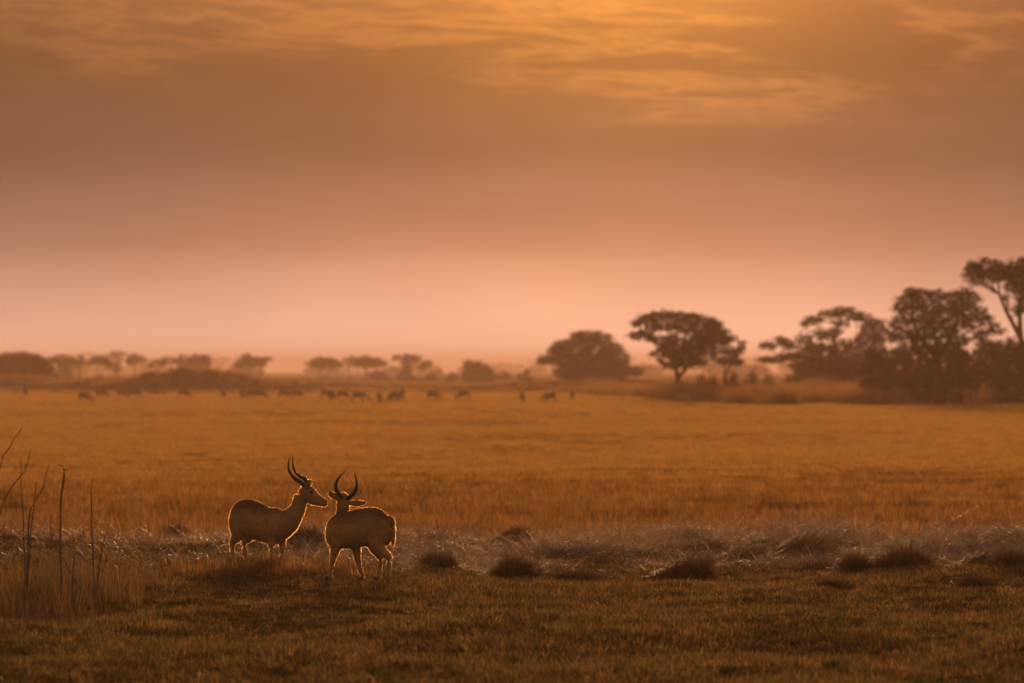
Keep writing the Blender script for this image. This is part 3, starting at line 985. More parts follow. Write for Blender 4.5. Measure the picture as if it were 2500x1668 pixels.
def build_woodland():
    """the far-off wood that reads as one faint band: foliage only, too far to count"""
    r = np.random.default_rng(77)
    P, S = [], []
    for D, n, h0, h1 in ((2300, 46, 3.5, 6.5), (3200, 60, 6, 11)):
        for i in range(n):
            x = r.uniform(-0.17, 0.17) * D
            hh = r.uniform(h0, h1) * (0.6 + 0.6 * float(vnoise(np.array([x / 60]), np.array([D * 1.0]), 5)[0]))
            w = r.uniform(0.8, 1.9) * hh
            m = 420
            d = r.normal(size=(m, 3))
            d /= np.linalg.norm(d, axis=1)[:, None]
            d *= (r.uniform(0.2, 1, m) ** 0.5)[:, None]
            P.append(np.array([x, D + r.uniform(-40, 40), hh * 0.5]) + d * np.array([w, w, hh * 0.52]))
            S.append(r.uniform(0.6, 1.3, m) * 0.9)
    P, S = np.concatenate(P), np.concatenate(S)
    n = len(P)
    e1 = r.normal(size=(n, 3))
    e1 /= np.linalg.norm(e1, axis=1)[:, None]
    e2 = np.cross(e1, r.normal(size=(n, 3)))
    e2 /= np.linalg.norm(e2, axis=1)[:, None]
    V = np.stack([P - e1 * S[:, None] * .7, P - e2 * S[:, None] * .5, P + e1 * S[:, None] * .7, P + e2 * S[:, None] * .5], 1).reshape(-1, 3)
    o = link('distant_woodland', mesh_np('distant_woodland', V, np.arange(4 * n).reshape(-1, 4)), M['leaf'])
    tag(o, 'faint far-off band of woodland on the horizon', 'woodland', None, 'stuff')


build_woodland()


def build_bank_grass():
    var = [proto('bank_clump', *blades(30, 0.5, 0.5, 1.25, 0.03, 0.22, 0.1, 2, 0, 150 + i), M['bank']) for i in range(4)]
    r = np.random.default_rng(9)
    n = 16000
    y = r.uniform(430, 640, n)
    u = r.uniform(1120, 2750, n)
    x = (u - 1250) / FPX * y
    front = 640 - 205 * smoothstep(1150, 1900, u) + 22 * (vnoise(u / 60, y * 0 + 3, 14) - 0.5)
    keep = (y > front) & (y < front + 90)
    k = (0.35 + 0.75 * smoothstep(1150, 1700, u)) * (0.55 + 0.8 * vnoise(u / 45, y / 9, 15))
    x, y, k = x[keep], y[keep], k[keep]
    # the left mound carries rough grass too
    m = 9000
    xm, ym = r.uniform(-0.1, -0.03, m) * 760, r.uniform(715, 850, m)
    hm = height(xm, ym)
    kk = hm > 0.45
    xm, ym, hm = xm[kk], ym[kk], hm[kk]
    pts = np.concatenate([np.stack([x, y, height(x, y)], -1), np.stack([xm, ym, hm], -1)])
    sc = np.concatenate([k, r.uniform(0.25, 0.7, len(xm))])
    scatter('tall_bank_grass', pts, var, sc, 0.08, 'tall dry grass on the bank below the trees and on the mound', 'grass', 12)


build_bank_grass()

# ------------------------------------------------------------------ antelopes


def loft(centers, lateral, ra, rb, n=None, sides=16, egg=0.0):
    """closed tube; rb along the lateral hint, ra across it (both half-sizes)"""
    C = np.asarray(centers, float)
    rows = np.column_stack([C, ra, rb])
    if n:
        rows = spline(rows, n)
    C, ra, rb = rows[:, :3], np.maximum(rows[:, 3], 0.003), np.maximum(rows[:, 4], 0.003)
    tan = np.gradient(C, axis=0)
    tan /= np.linalg.norm(tan, axis=1)[:, None] + 1e-12
    lat = np.asarray(lateral, float)
    B = lat - (tan @ lat)[:, None] * tan
    B /= np.linalg.norm(B, axis=1)[:, None] + 1e-12
    A = np.cross(B, tan)
    A *= np.where(A[:, 2:3] < 0, -1, 1)
    ang = np.arange(sides) / sides * 2 * math.pi
    ca, sa_ = np.cos(ang), np.sin(ang)
    wid = 1 + egg * ca                      # wider above or below
    V = C[:, None, :] + A[:, None, :] * (ra[:, None] * ca)[..., None] + B[:, None, :] * (rb[:, None] * (sa_ * wid))[..., None]
    m = len(C)
    vs = np.vstack([V.reshape(-1, 3), C[:1], C[-1:]])
    fs = []
    for i in range(m - 1):
        for j in range(sides):
            k = (j + 1) % sides
            fs.append((i * sides + j, i * sides + k, (i + 1) * sides + k, (i + 1) * sides + j))
    for j in range(sides):
        k = (j + 1) % sides
        fs.append((k, j, m * sides, m * sides))
        fs.append(((m - 1) * sides + j, (m - 1) * sides + k, m * sides + 1, m * sides + 1))
    return vs, np.array(fs)


def ellip(c, f, l, rx, ry, rz, lean=0.0):
    """muscle mass: ellipsoid with axes along the body, sideways and (leaning) up"""
    f, l = np.asarray(f, float), np.asarray(l, float)
    u = np.array([0, 0, 1.0]) + f * lean
    t = np.linspace(-1, 1, 13)
    t = np.sin(t * math.pi / 2)
    k = np.sqrt(np.clip(1 - t * t, 0.0004, 1))
    ang = np.arange(16) / 16 * 2 * math.pi
    V = np.asarray(c)[None, None] + (t * rz)[:, None, None] * u + (k[:, None] * np.cos(ang) * rx)[..., None] * f + (k[:, None] * np.sin(ang) * ry)[..., None] * l
    fs = [(i * 16 + j, i * 16 + (j + 1) % 16, (i + 1) * 16 + (j + 1) % 16, (i + 1) * 16 + j) for i in range(12) for j in range(16)]
    vs = np.vstack([V.reshape(-1, 3), V[0].mean(0), V[-1].mean(0)])
    for j in range(16):
        fs += [((j + 1) % 16, j, 208, 208), (192 + j, 192 + (j + 1) % 16, 209, 209)]
    return vs, np.array(fs)


def fuse(name, parts, voxel, smooth):
    """melt overlapping lofts into one continuous skin"""
    v, f = merge(parts)
    me = mesh_mixed(name, v, f, True)
    bm = bmesh.new()
    bm.from_mesh(me)
    bmesh.ops.recalc_face_normals(bm, faces=bm.faces)
    bm.to_mesh(me)
    bm.free()
    o = bpy.data.objects.new(name, me)
    COL.objects.link(o)
    md = o.modifiers.new('r', 'REMESH')
    md.mode = 'VOXEL'
    md.voxel_size = voxel
    md.use_smooth_shade = True
    sm = o.modifiers.new('s', 'SMOOTH')
    sm.factor = 0.5
    sm.iterations = smooth
    dg = bpy.context.evaluated_depsgraph_get()
    out = bpy.data.meshes.new_from_object(o.evaluated_get(dg))
    out.name = name
    bpy.data.objects.remove(o)
    # keep the one continuous skin only
    bm = bmesh.new()
    bm.from_mesh(out)
    seen, best = set(), []
    for v0 in bm.verts:
        if v0.index in seen:
            continue
        st, comp = [v0], []
        seen.add(v0.index)
        while st:
            q = st.pop()
            comp.append(q)
            for e in q.link_edges:
                w = e.other_vert(q)
                if w.index not in seen:
                    seen.add(w.index)
                    st.append(w)
        if len(comp) > len(best):
            best = comp
    keep = set(v.index for v in best)
    bmesh.ops.delete(bm, geom=[v for v in bm.verts if v.index not in keep], context='VERTS')
    bm.to_mesh(out)
    bm.free()
    out.polygons.foreach_set('use_smooth', np.full(len(out.polygons), True))
    return out


def set_coat(me, cols):
    a = me.attributes.new('coat', 'FLOAT_COLOR', 'POINT')
    a.data.foreach_set('color', np.column_stack([cols, np.ones(len(cols))]).astype(np.float32).ravel())


def verts_of(me):
    v = np.empty(len(me.vertices) * 3, np.float32)
    me.vertices.foreach_get('co', v)
    nrm = np.empty(len(me.vertices) * 3, np.float32)
    me.vertices.foreach_get('normal', nrm)
    return v.reshape(-1, 3).astype(float), nrm.reshape(-1, 3).astype(float)


def fur_mesh(name, me, cols, n, length, flow, seed, longer=()):
    """short hairs standing off the skin, lying along the flow direction"""
    r = np.random.default_rng(seed)
    v, nr = verts_of(me)
    i = r.integers(0, len(v), n)
    p, nn, c = v[i], nr[i], cols[i]
    p = p + r.normal(0, 0.003, (n, 3))
    fl = np.tile(np.asarray(flow, float), (n, 1)) + r.normal(0, 0.25, (n, 3))
    fl -= (fl * nn).sum(1)[:, None] * nn
    fl /= np.linalg.norm(fl, axis=1)[:, None] + 1e-9
    L = length * r.uniform(0.5, 1.25, n)
    L *= np.clip((p[:, 2] - 0.05) / 0.35, 0.25, 1.0)
    for (cx, cy, cz, rad, k) in longer:
        d = np.linalg.norm(p - np.array([cx, cy, cz]), axis=1)
        L *= 1 + (k - 1) * np.clip(1 - d / rad, 0, 1)
    d = nn * 0.62 + fl * 0.85
    d /= np.linalg.norm(d, axis=1)[:, None]
    w = np.cross(d, r.normal(size=(n, 3)))
    w /= np.linalg.norm(w, axis=1)[:, None] + 1e-9
    w *= 0.0016
    b = p - nn * 0.002
    V = np.stack([b - w, b + w, b + d * L[:, None]], 1).reshape(-1, 3)
    m2 = mesh_np(name, V, np.arange(3 * n).reshape(-1, 3), True)
    set_coat(m2, np.repeat(c * r.uniform(0.8, 1.3, (n, 1)), 3, 0))
    return m2


def horn_mesh(name, pts, r0):
    q = spline(pts, 60)
    t = np.linspace(0, 1, 60)
    rad = r0 * (1 - t) ** 0.75 + 0.0025
    ring = np.where(t < 0.62, (np.arange(60) % 3 == 0) * 0.16 * (1 - t), 0)       # raised rings
    v, f = tube_arrays(q, rad * (1 + ring), 10)
    return mesh_mixed(name, v, f, True)


def ball(name, c, r, sx=1, sy=1, sz=1):
    bm = bmesh.new()
    bmesh.ops.create_uvsphere(bm, u_segments=14, v_segments=9, radius=r)
    for v in bm.verts:
        v.co = Vector((v.co.x * sx + c[0], v.co.y * sy + c[1], v.co.z * sz + c[2]))
    me = bpy.data.meshes.new(name)
    bm.to_mesh(me)
    bm.free()
    me.polygons.foreach_set('use_smooth', np.full(len(me.polygons), True))
    return me


def hoof_mesh(name, p, fwd):
    """two cloven toes"""
    fwd = np.asarray(fwd, float)
    lat = np.array([-fwd[1], fwd[0], 0])
    parts = []
    for s in (-1, 1):
        b = np.array(p) + lat * 0.012 * s
        parts.append(loft([b + (0, 0, 0.055), b + fwd * 0.012 + (0, 0, 0.03), b + fwd * 0.028 + (0, 0, 0.004)], lat,
                          [0.018, 0.022, 0.026], [0.011, 0.012, 0.013], 6, 10))
    v, f = merge(parts)
    return mesh_mixed(name, v, f, True)


GOLD = np.array([0.40, 0.255, 0.098])
BACK = np.array([0.155, 0.078, 0.026])
PALE = np.array([0.42, 0.31, 0.22])
DARK = np.array([0.022, 0.016, 0.012])


def finish_buck(root, me, blobs, flow, horns, eyes, hooves, fwd, longer, seed, spine):
    v, nr = verts_of(me)
    # coat: darker along the back, paler below the belly and on the inner legs
    mott = vnoise(v[:, 0] * 9 + v[:, 1] * 7, v[:, 2] * 14, seed)
    up = np.clip(0.75 * smoothstep(0.55, 0.84, v[:, 2] + 0.12 * (mott - 0.5)) + 0.35 * smoothstep(0.3, 0.9, nr[:, 2]), 0, 1) * spine(v)
    col = GOLD * 1.1 * (1 - up[:, None]) + BACK * 0.85 * up[:, None]
    dn = smoothstep(0.25, 0.85, -nr[:, 2]) * (1 - smoothstep(0.46, 0.54, v[:, 2])) * smoothstep(0.24, 0.30, v[:, 2])
    col = col * (1 - dn[:, None]) + PALE * dn[:, None]
    for (c, rad, cc, k) in blobs:
        d = np.linalg.norm(v - np.asarray(c), axis=1) / rad
        w = (k * (1 - smoothstep(0.55, 1.0, d)))[:, None]
        col = col * (1 - w) + np.asarray(cc) * w
    set_coat(me, col)
    body = link('body', me, M['coat'], root)
    link('fur', fur_mesh('fur', me, col, 46000, 0.016, flow, seed, longer), M['fur'], root)
    for h, r0 in horns:
        link('horn', horn_mesh('horn', h, r0), M['horn'], root)
    for e in eyes:
        link('eye', ball('eye', *e), M['eye'], root)
    for h in hooves:
        link('hoof', hoof_mesh('hoof', h, fwd), M['hoof'], root)
    return body


def leg(pts, radii, lat, n=18):
    return loft(pts, lat, np.array(radii) * 1.08, np.array(radii) * 0.92, n, 12)


HIND_R = [0.085, 0.100, 0.086, 0.062, 0.045, 0.030, 0.028, 0.031, 0.025]
FORE_R = [0.070, 0.070, 0.056, 0.040, 0.029, 0.027, 0.030, 0.024]


def buck_facing_camera_side():
    """buck seen in profile, nose to the right, body turned a little toward the lens"""
    O = (-3.24, 73.2)
    psi = math.radians(36)
    f = np.array([math.cos(psi), -math.sin(psi), 0])
    l = np.array([math.sin(psi), math.cos(psi), 0])
    can = lambda X, Y, Z: f * X * 0.95 + l * Y + np.array([0.01, 0, Z])
    A4 = lambda cx, cy, y: np.array([(cx - 750) / 1487, y, (1450 - cy) / 1487])
    A2 = lambda cx, cy, y: np.array([(650 + cx / 8.704 - 635.7) / 189.7, y, (1385 - 1090 - cy / 8.704) / 189.7])
    st = [(-.475, .69, .57, .05), (-.44, .775, .49, .12), (-.35, .85, .43, .165), (-.23, .878, .40, .178), (-.10, .845, .36, .182), (.04, .79, .325, .190),
          (.16, .768, .305, .188), (.26, .768, .30, .168), (.35, .74, .33, .145), (.42, .68, .38, .11), (.465, .60, .46, .06)]
    P = [loft([can(X, 0, (a + b) / 2) for X, a, b, w in st], l, [(a - b) / 2 for X, a, b, w in st], [w for *_, w in st], 34, 22, -0.10)]
    hooves = []
    for s, dx in ((-1, -0.03), (1, 0.07)):             # hind legs
        q = [(-.285, .085, .67), (-.268, .105, .54), (-.285, .10, .44), (-.345, .095, .365), (-.405, .085, .31), (-.405, .08, .20), (-.385, .08, .11), (-.37, .08, .075), (-.345, .08, .025)]
        q = [can(X + dx * (0.67 - Z) / 0.6, s * Y, Z) for X, Y, Z in q]
        P.append(leg(q, HIND_R, l))
        hooves.append(q[-1] - np.array([0, 0, 0.025]))
    for s, dx in ((-1, -0.02), (1, 0.03)):              # fore legs
        q = [(.29, .095, .60), (.25, .10, .46), (.265, .095, .36), (.275, .09, .265), (.275, .085, .18), (.275, .085, .10), (.28, .085, .07), (.30, .085, .025)]
        q = [can(X + dx * (0.6 - Z) / 0.5, s * Y, Z) for X, Y, Z in q]
        P.append(leg(q, FORE_R, l))
        hooves.append(q[-1] - np.array([0, 0, 0.025]))
    for s in (-1, 1):
        P.append(ellip(can(-.30, s * .075, .60), f, l, .155, .125, .225, 0.12))
        P.append(ellip(can(.27, s * .085, .555), f, l, .115, .095, .19, -0.10))
    # neck and head
    P.append(loft([A4(1130, 640, -.19), A4(1290, 560, -.23), A4(1400, 450, -.25), A4(1490, 310, -.26), A4(1515, 170, -.265), A4(1530, 60, -.265)], (0, 1, 0),
                  [.20, .165, .122, .099, .088, .07], [.13, .105, .085, .07, .062, .05], 20, 18))
    tb = [((800, 800), (720, 960), .052), ((900, 790), (780, 1090), .062), ((1000, 855), (860, 1180), .068), ((1070, 955), (985, 1235), .056), ((1180, 1045), (1105, 1248), .041),
          ((1265, 1085), (1195, 1266), .036), ((1318, 1120), (1262, 1268), .030), ((1338, 1150), (1300, 1235), .018)]
    hd = np.array([0.97, -0.16])
    hc = []
    for (t, b, w) in tb:
        m = A2((t[0] + b[0]) / 2, (t[1] + b[1]) / 2, 0)
        m[1] = -.265 + hd[1] * (m[0] - A2(800, 900, 0)[0])
        hc.append(m)
    P.append(loft(hc, (0.16, 1, 0), [math.hypot(t[0] - b[0], t[1] - b[1]) / 2 / 1651 for t, b, w in tb], [w for *_, w in tb], 24, 18))
    # ears
    for yb, yt in ((-.315, -.37), (-.225, -.17)):
        P.append(loft([A2(850, 900, yb), A2(890, 830, (yb + yt) / 2), A2(945, 760, yt), A2(978, 692, yt)], (0.3, 0.9, 0.2), [.020, .032, .030, .006], [.016, .014, .012, .006], 9, 10))
    # tail
    P.append(loft([can(-.455, 0, .70), can(-.49, 0, .60), can(-.485, 0, .48), can(-.475, 0, .40)], l, [.022, .022, .026, .012], [.022, .022, .026, .012], 10, 10))
    root = empty('antelope_buck', (O[0], O[1], hz(*O)))
    tag(root, 'horned antelope buck in profile holding its head high, nose to the other buck', 'antelope', 'pair of horned antelope bucks')
    me = fuse('body', P, 0.0075, 9)
    eye = A2(990, 952, -.265 - 0.058 - 0.02)
    eye_f = A2(990, 952, -.265 + 0.058)
    nose = A2(1305, 1160, hc[-1][1])
    blobs = [(A2(1240, 1262, hc[-1][1]), .034, PALE, .7), (A2(1120, 1260, hc[4][1]), .05, PALE, .55), (eye, .045, PALE * 0.8, .75), (eye, .022, DARK, 1.0),
             (nose + np.array([.012, 0, .004]), .026, DARK, 1.0), (A2(1240, 1222, hc[-2][1] - .02), .018, DARK * 2, .6), (A2(975, 700, -.37), .03, DARK * 2, .8),
             (A2(860, 1300, -.27), .07, PALE, .5), (A2(800, 930, -.33), .06, PALE * .8, .35)]
    h1 = [A2(840, 830, -.295), A2(760, 755, -.30), A2(640, 680, -.305), A2(550, 580, -.315), A2(503, 470, -.325), A2(500, 330, -.32), A2(540, 178, -.30)]
    h2 = [A2(900, 790, -.235), A2(850, 690, -.235), A2(760, 640, -.23), A2(660, 565, -.22), A2(605, 470, -.21), A2(577, 330, -.205), A2(588, 175, -.215)]
    finish_buck(root, me, blobs, -f * 0.8 + np.array([0, 0, -0.75]), [(h1, .028), (h2, .028)],
                [(eye, .019), (eye_f, .019)], hooves, f, [(*can(.45, 0, .48), .22, 1.7), (*can(-.48, 0, .42), .12, 2.5)], 5, lambda v: 1 - 0.7 * smoothstep(0.33, 0.5, v[:, 0]))


def buck_facing_away():
    """buck standing broadside, facing left and a little away, head turned from the lens"""
    O = (-1.82, 68.5)
    psi = math.radians(20)
    f = np.array([-math.cos(psi), math.sin(psi), 0])
    l = np.array([-math.sin(psi), -math.cos(psi), 0])
    cs = math.cos(psi)
    X5 = lambda cx: (700 - cx) / 1445 / cs
    can = lambda X, Y, Z: f * X + l * Y + np.array([(700 - 720) / 1445, 0, Z])
    # point of the photograph at lateral offset Y (toward the lens)
    def V5(cx, cy, Y):
        X = ((700 - cx) / 1445 - math.sin(psi) * Y) / cs
        return can(X, Y, (1490 - cy) / 1445)
    A5 = lambda cx, cy, y: np.array([(cx - 720) / 1445, y, (1490 - cy) / 1445])
    A2 = lambda cx, cy, y: np.array([(650 + cx / 8.704 - 881.0) / 202.8, y, (1418 - 1090 - cy / 8.704) / 202.8])
    st = [(1266, .745, .66, .03), (1240, .795, .61, .085), (1195, .82, .54, .132), (1130, .852, .475, .158), (1000, .882, .425, .172), (850, .884, .415, .180), (700, .866, .405, .186), (560, .842, .39, .186),
          (430, .818, .38, .176), (320, .80, .39, .156), (230, .757, .42, .125), (165, .69, .47, .085), (135, .62, .53, .04)]
    P = [loft([can(X5(c), 0, (a + b) / 2) for c, a, b, w in st], l, [(a - b) / 2 for c, a, b, w in st], [w for *_, w in st], 34, 22, -0.10)]
    hooves = []
    near = [V5(1000, 560, .085), V5(985, 740, .105), V5(1015, 885, .10), V5(1105, 990, .095), V5(1215, 1070, .09), V5(1215, 1200, .085), V5(1205, 1370, .085), V5(1198, 1420, .085), V5(1180, 1462, .085)]
    far = [V5(985, 560, -.085), V5(960, 740, -.10), V5(965, 890, -.10), V5(1010, 990, -.095), V5(1065, 1080, -.09), V5(1060, 1190, -.085), V5(1035, 1370, -.085), V5(1028, 1415, -.085), V5(1000, 1455, -.085)]
    P += [leg(near, HIND_R, l), leg(far, HIND_R, l)]
    nf = [V5(300, 640, .10), V5(300, 820, .105), V5(272, 960, .10), V5(240, 1095, .095), V5(212, 1220, .09), V5(188, 1350, .09), V5(180, 1400, .09), V5(155, 1450, .09)]
    ff = [V5(470, 680, -.09), V5(590, 850, -.10), V5(640, 970, -.095), V5(658, 1110, -.09), V5(690, 1240, -.09), V5(735, 1370, -.09), V5(748, 1415, -.09), V5(745, 1458, -.09)]
    P += [leg(nf, FORE_R, l), leg(ff, [.07, .072, .054, .041, .030, .027, .030, .024], l)]
    hooves = [q[-1] - np.array([0, 0, .022]) for q in (near, far, nf, ff)]
    for s in (-1, 1):
        P.append(ellip(can(X5(1035), s * .075, .625), f, l, .155, .125, .215, 0.12))
        P.append(ellip(can(X5(295), s * .085, .585), f, l, .105, .095, .18, -0.10))
    # neck rises behind the shoulder; head looks away
    P.append(loft([A5(300, 620, .09), A5(345, 470, .14), A5(385, 340, .17), A5(392, 220, .18), A5(395, 110, .185)], (1, 0, 0.05), [.16, .13, .095, .085, .075], [.13, .10, .075, .068, .07], 18, 16))
    P.append(loft([A2(1615, 1085, .15), A2(1620, 1120, .19), A2(1640, 1180, .26), A2(1665, 1260, .36), A2(1690, 1330, .45), A2(1695, 1345, .475)], (1, 0, 0.1),
                  [.045, .088, .092, .062, .042, .02], [.052, .070, .066, .044, .036, .018], 18, 16))
    # ears, seen from behind: broad leaves with a narrow base
    P.append(loft([A2(1570, 1120, .15), A2(1500, 1095, .13), A2(1410, 1050, .115), A2(1350, 1000, .115), A2(1328, 958, .12)], (0, 1, 0), [.020, .034, .044, .032, .006], [.014, .012, .010, .009, .005], 12, 12))
    P.append(loft([A2(1690, 1180, .15), A2(1790, 1205, .13), A2(1920, 1215, .115), A2(2050, 1208, .115), A2(2120, 1192, .12)], (0, 1, 0), [.020, .032, .042, .031, .006], [.014, .012, .010, .009, .005], 12, 12))
    # tail hanging clear of the rump
    tl = [can(X5(1200), 0, .765), A5(1258, 410, -.17), A5(1288, 470, -.17), A5(1296, 560, -.18), A5(1292, 720, -.18), A5(1280, 840, -.175), A5(1272, 890, -.175)]
    tl[1:] = [p + (can(X5(1255), 0, 0) - np.array([p[0], 0, 0]))[1] * np.array([0, 1, 0]) - np.array([0, p[1], 0]) for p in tl[1:]]
    P.append(loft(tl, l, [.030, .027, .022, .019, .024, .018, .006], [.030, .027, .022, .019, .024, .018, .006], 16, 12))
    root = empty('antelope_buck', (O[0], O[1], hz(*O)))
    tag(root, 'horned antelope buck standing with its back to us, ears spread, tail hanging', 'antelope', 'pair of horned antelope bucks')
    me = fuse('body', P, 0.0075, 9)
    blobs = [(A2(1345, 985, .115), .035, DARK * 2.5, .8), (A2(2090, 1198, .115), .032, DARK * 2.5, .8), (tl[-2], .06, BACK, .7), (A2(1695, 1345, .475), .03, DARK, 1.0)]
    h1 = [A2(1590, 1120, .17), A2(1560, 1060, .155), A2(1505, 965, .12), A2(1470, 850, .09), A2(1497, 735, .085), A2(1570, 630, .095), A2(1680, 515, .12)]
    h2 = [A2(1705, 1130, .17), A2(1760, 1085, .155), A2(1850, 1005, .12), A2(1905, 900, .09), A2(1918, 800, .085), A2(1903, 690, .095), A2(1866, 535, .12)]
    e1, e2 = A2(1580, 1190, .30), A2(1735, 1210, .30)
    finish_buck(root, me, blobs, -f * 0.8 + np.array([0, 0, -0.75]), [(h1, .030), (h2, .030)], [(e1, .018), (e2, .018)], hooves, f,
                [(*tl[-1], .09, 2.2)], 6, lambda v: 1 - 0.6 * smoothstep(0.84, 0.92, v[:, 2]))


buck_facing_camera_side()
buck_facing_away()


def small_antelope(name, pose, seed):
    """a grazing or standing antelope for the far herd, modelled facing +X"""
    r = np.random.default_rng(seed)
    can = lambda X, Y, Z: np.array([X, Y, Z])
    l = np.array([0.0, 1, 0])
    st = [(-.475, .67, .56, .05), (-.44, .75, .49, .12), (-.35, .82, .43, .155), (-.23, .845, .41, .165), (-.10, .825, .38, .172), (.04, .79, .35, .178),
          (.16, .775, .34, .172), (.26, .775, .34, .155), (.35, .74, .37, .13), (.42, .68, .42, .10), (.465, .60, .48, .05)]
    P = [loft([can(X, 0, (a + b) / 2) for X, a, b, w in st], l, [(a - b) / 2 for X, a, b, w in st], [w for *_, w in st], 22, 14)]
    for s_, dx in ((-1, 0.06), (1, -0.07)):
        q = [(-.285, .085, .67), (-.268, .105, .54), (-.285, .10, .44), (-.345, .095, .365), (-.405, .085, .31), (-.405, .08, .20), (-.385, .08, .11), (-.37, .08, .075), (-.345, .08, .0)]
        P.append(leg([can(X + dx * (0.67 - Z), s_ * Y, Z) for X, Y, Z in q], np.array(HIND_R) + 0.006, l, 12))
    for s_, dx in ((-1, 0.16), (1, -0.10)):
        q = [(.29, .095, .60), (.25, .10, .46), (.265, .095, .36), (.275, .09, .265), (.275, .085, .18), (.275, .085, .10), (.28, .085, .07), (.30, .085, .0)]
        P.append(leg([can(X + dx * (0.6 - Z), s_ * Y, Z) for X, Y, Z in q], np.array(FORE_R) + 0.006, l, 12))
    for s_ in (-1, 1):
        P.append(ellip((-.30, s_ * .07, .60), (1, 0, 0), l, .15, .115, .21, 0.12))
        P.append(ellip((.27, s_ * .08, .56), (1, 0, 0), l, .11, .09, .18, -0.1))
    if pose == 'graze':
        P.append(loft([(.26, 0, .60), (.42, 0, .53), (.56, 0, .38), (.66, 0, .25)], l, [.17, .12, .085, .07], [.12, .09, .065, .055], 12, 12))
        P.append(loft([(.64, 0, .30), (.69, 0, .22), (.75, 0, .12), (.80, 0, .04), (.81, 0, .02)], l, [.06, .085, .065, .045, .02], [.05, .06, .045, .035, .02], 10, 12))
        ear = [((.64, s_ * .06, .28), (.63, s_ * .13, .30), (.62, s_ * .19, .30)) for s_ in (-1, 1)]
    elif pose == 'low':
        P.append(loft([(.26, 0, .60), (.45, 0, .56), (.64, 0, .46), (.78, 0, .36)], l, [.17, .12, .085, .07], [.12, .09, .065, .055], 12, 12))
        P.append(loft([(.75, 0, .40), (.82, 0, .33), (.90, 0, .23), (.97, 0, .14), (.98, 0, .12)], l, [.06, .085, .065, .045, .02], [.05, .06, .045, .035, .02], 10, 12))
        ear = [((.75, s_ * .06, .39), (.74, s_ * .13, .41), (.73, s_ * .19, .41)) for s_ in (-1, 1)]
    else:
        P.append(loft([(.24, 0, .60), (.38, 0, .68), (.48, 0, .85), (.53, 0, 1.00)], l, [.17, .13, .09, .075], [.12, .09, .065, .055], 12, 12))
        P.append(loft([(.47, 0, 1.05), (.54, 0, 1.05), (.64, 0, .99), (.73, 0, .93), (.75, 0, .92)], l, [.05, .085, .065, .042, .02], [.05, .06, .045, .035, .02], 10, 12))
        ear = [((.49, s_ * .05, 1.08), (.47, s_ * .12, 1.13), (.46, s_ * .17, 1.16)) for s_ in (-1, 1)]
    for e in ear:
        P.append(loft(e, (1, 0, 0), [.02, .04, .012], [.016, .016, .012], 6, 8))
    me = fuse(name, P, 0.02, 2)
    v, nr = verts_of(me)
    dn = (smoothstep(0.3, 0.9, -nr[:, 2]) * smoothstep(0.25, 0.32, v[:, 2]))[:, None]
    set_coat(me, GOLD * (1 - dn) * 0.95 + PALE * dn)
    me.materials.append(M['coat'])
    return me


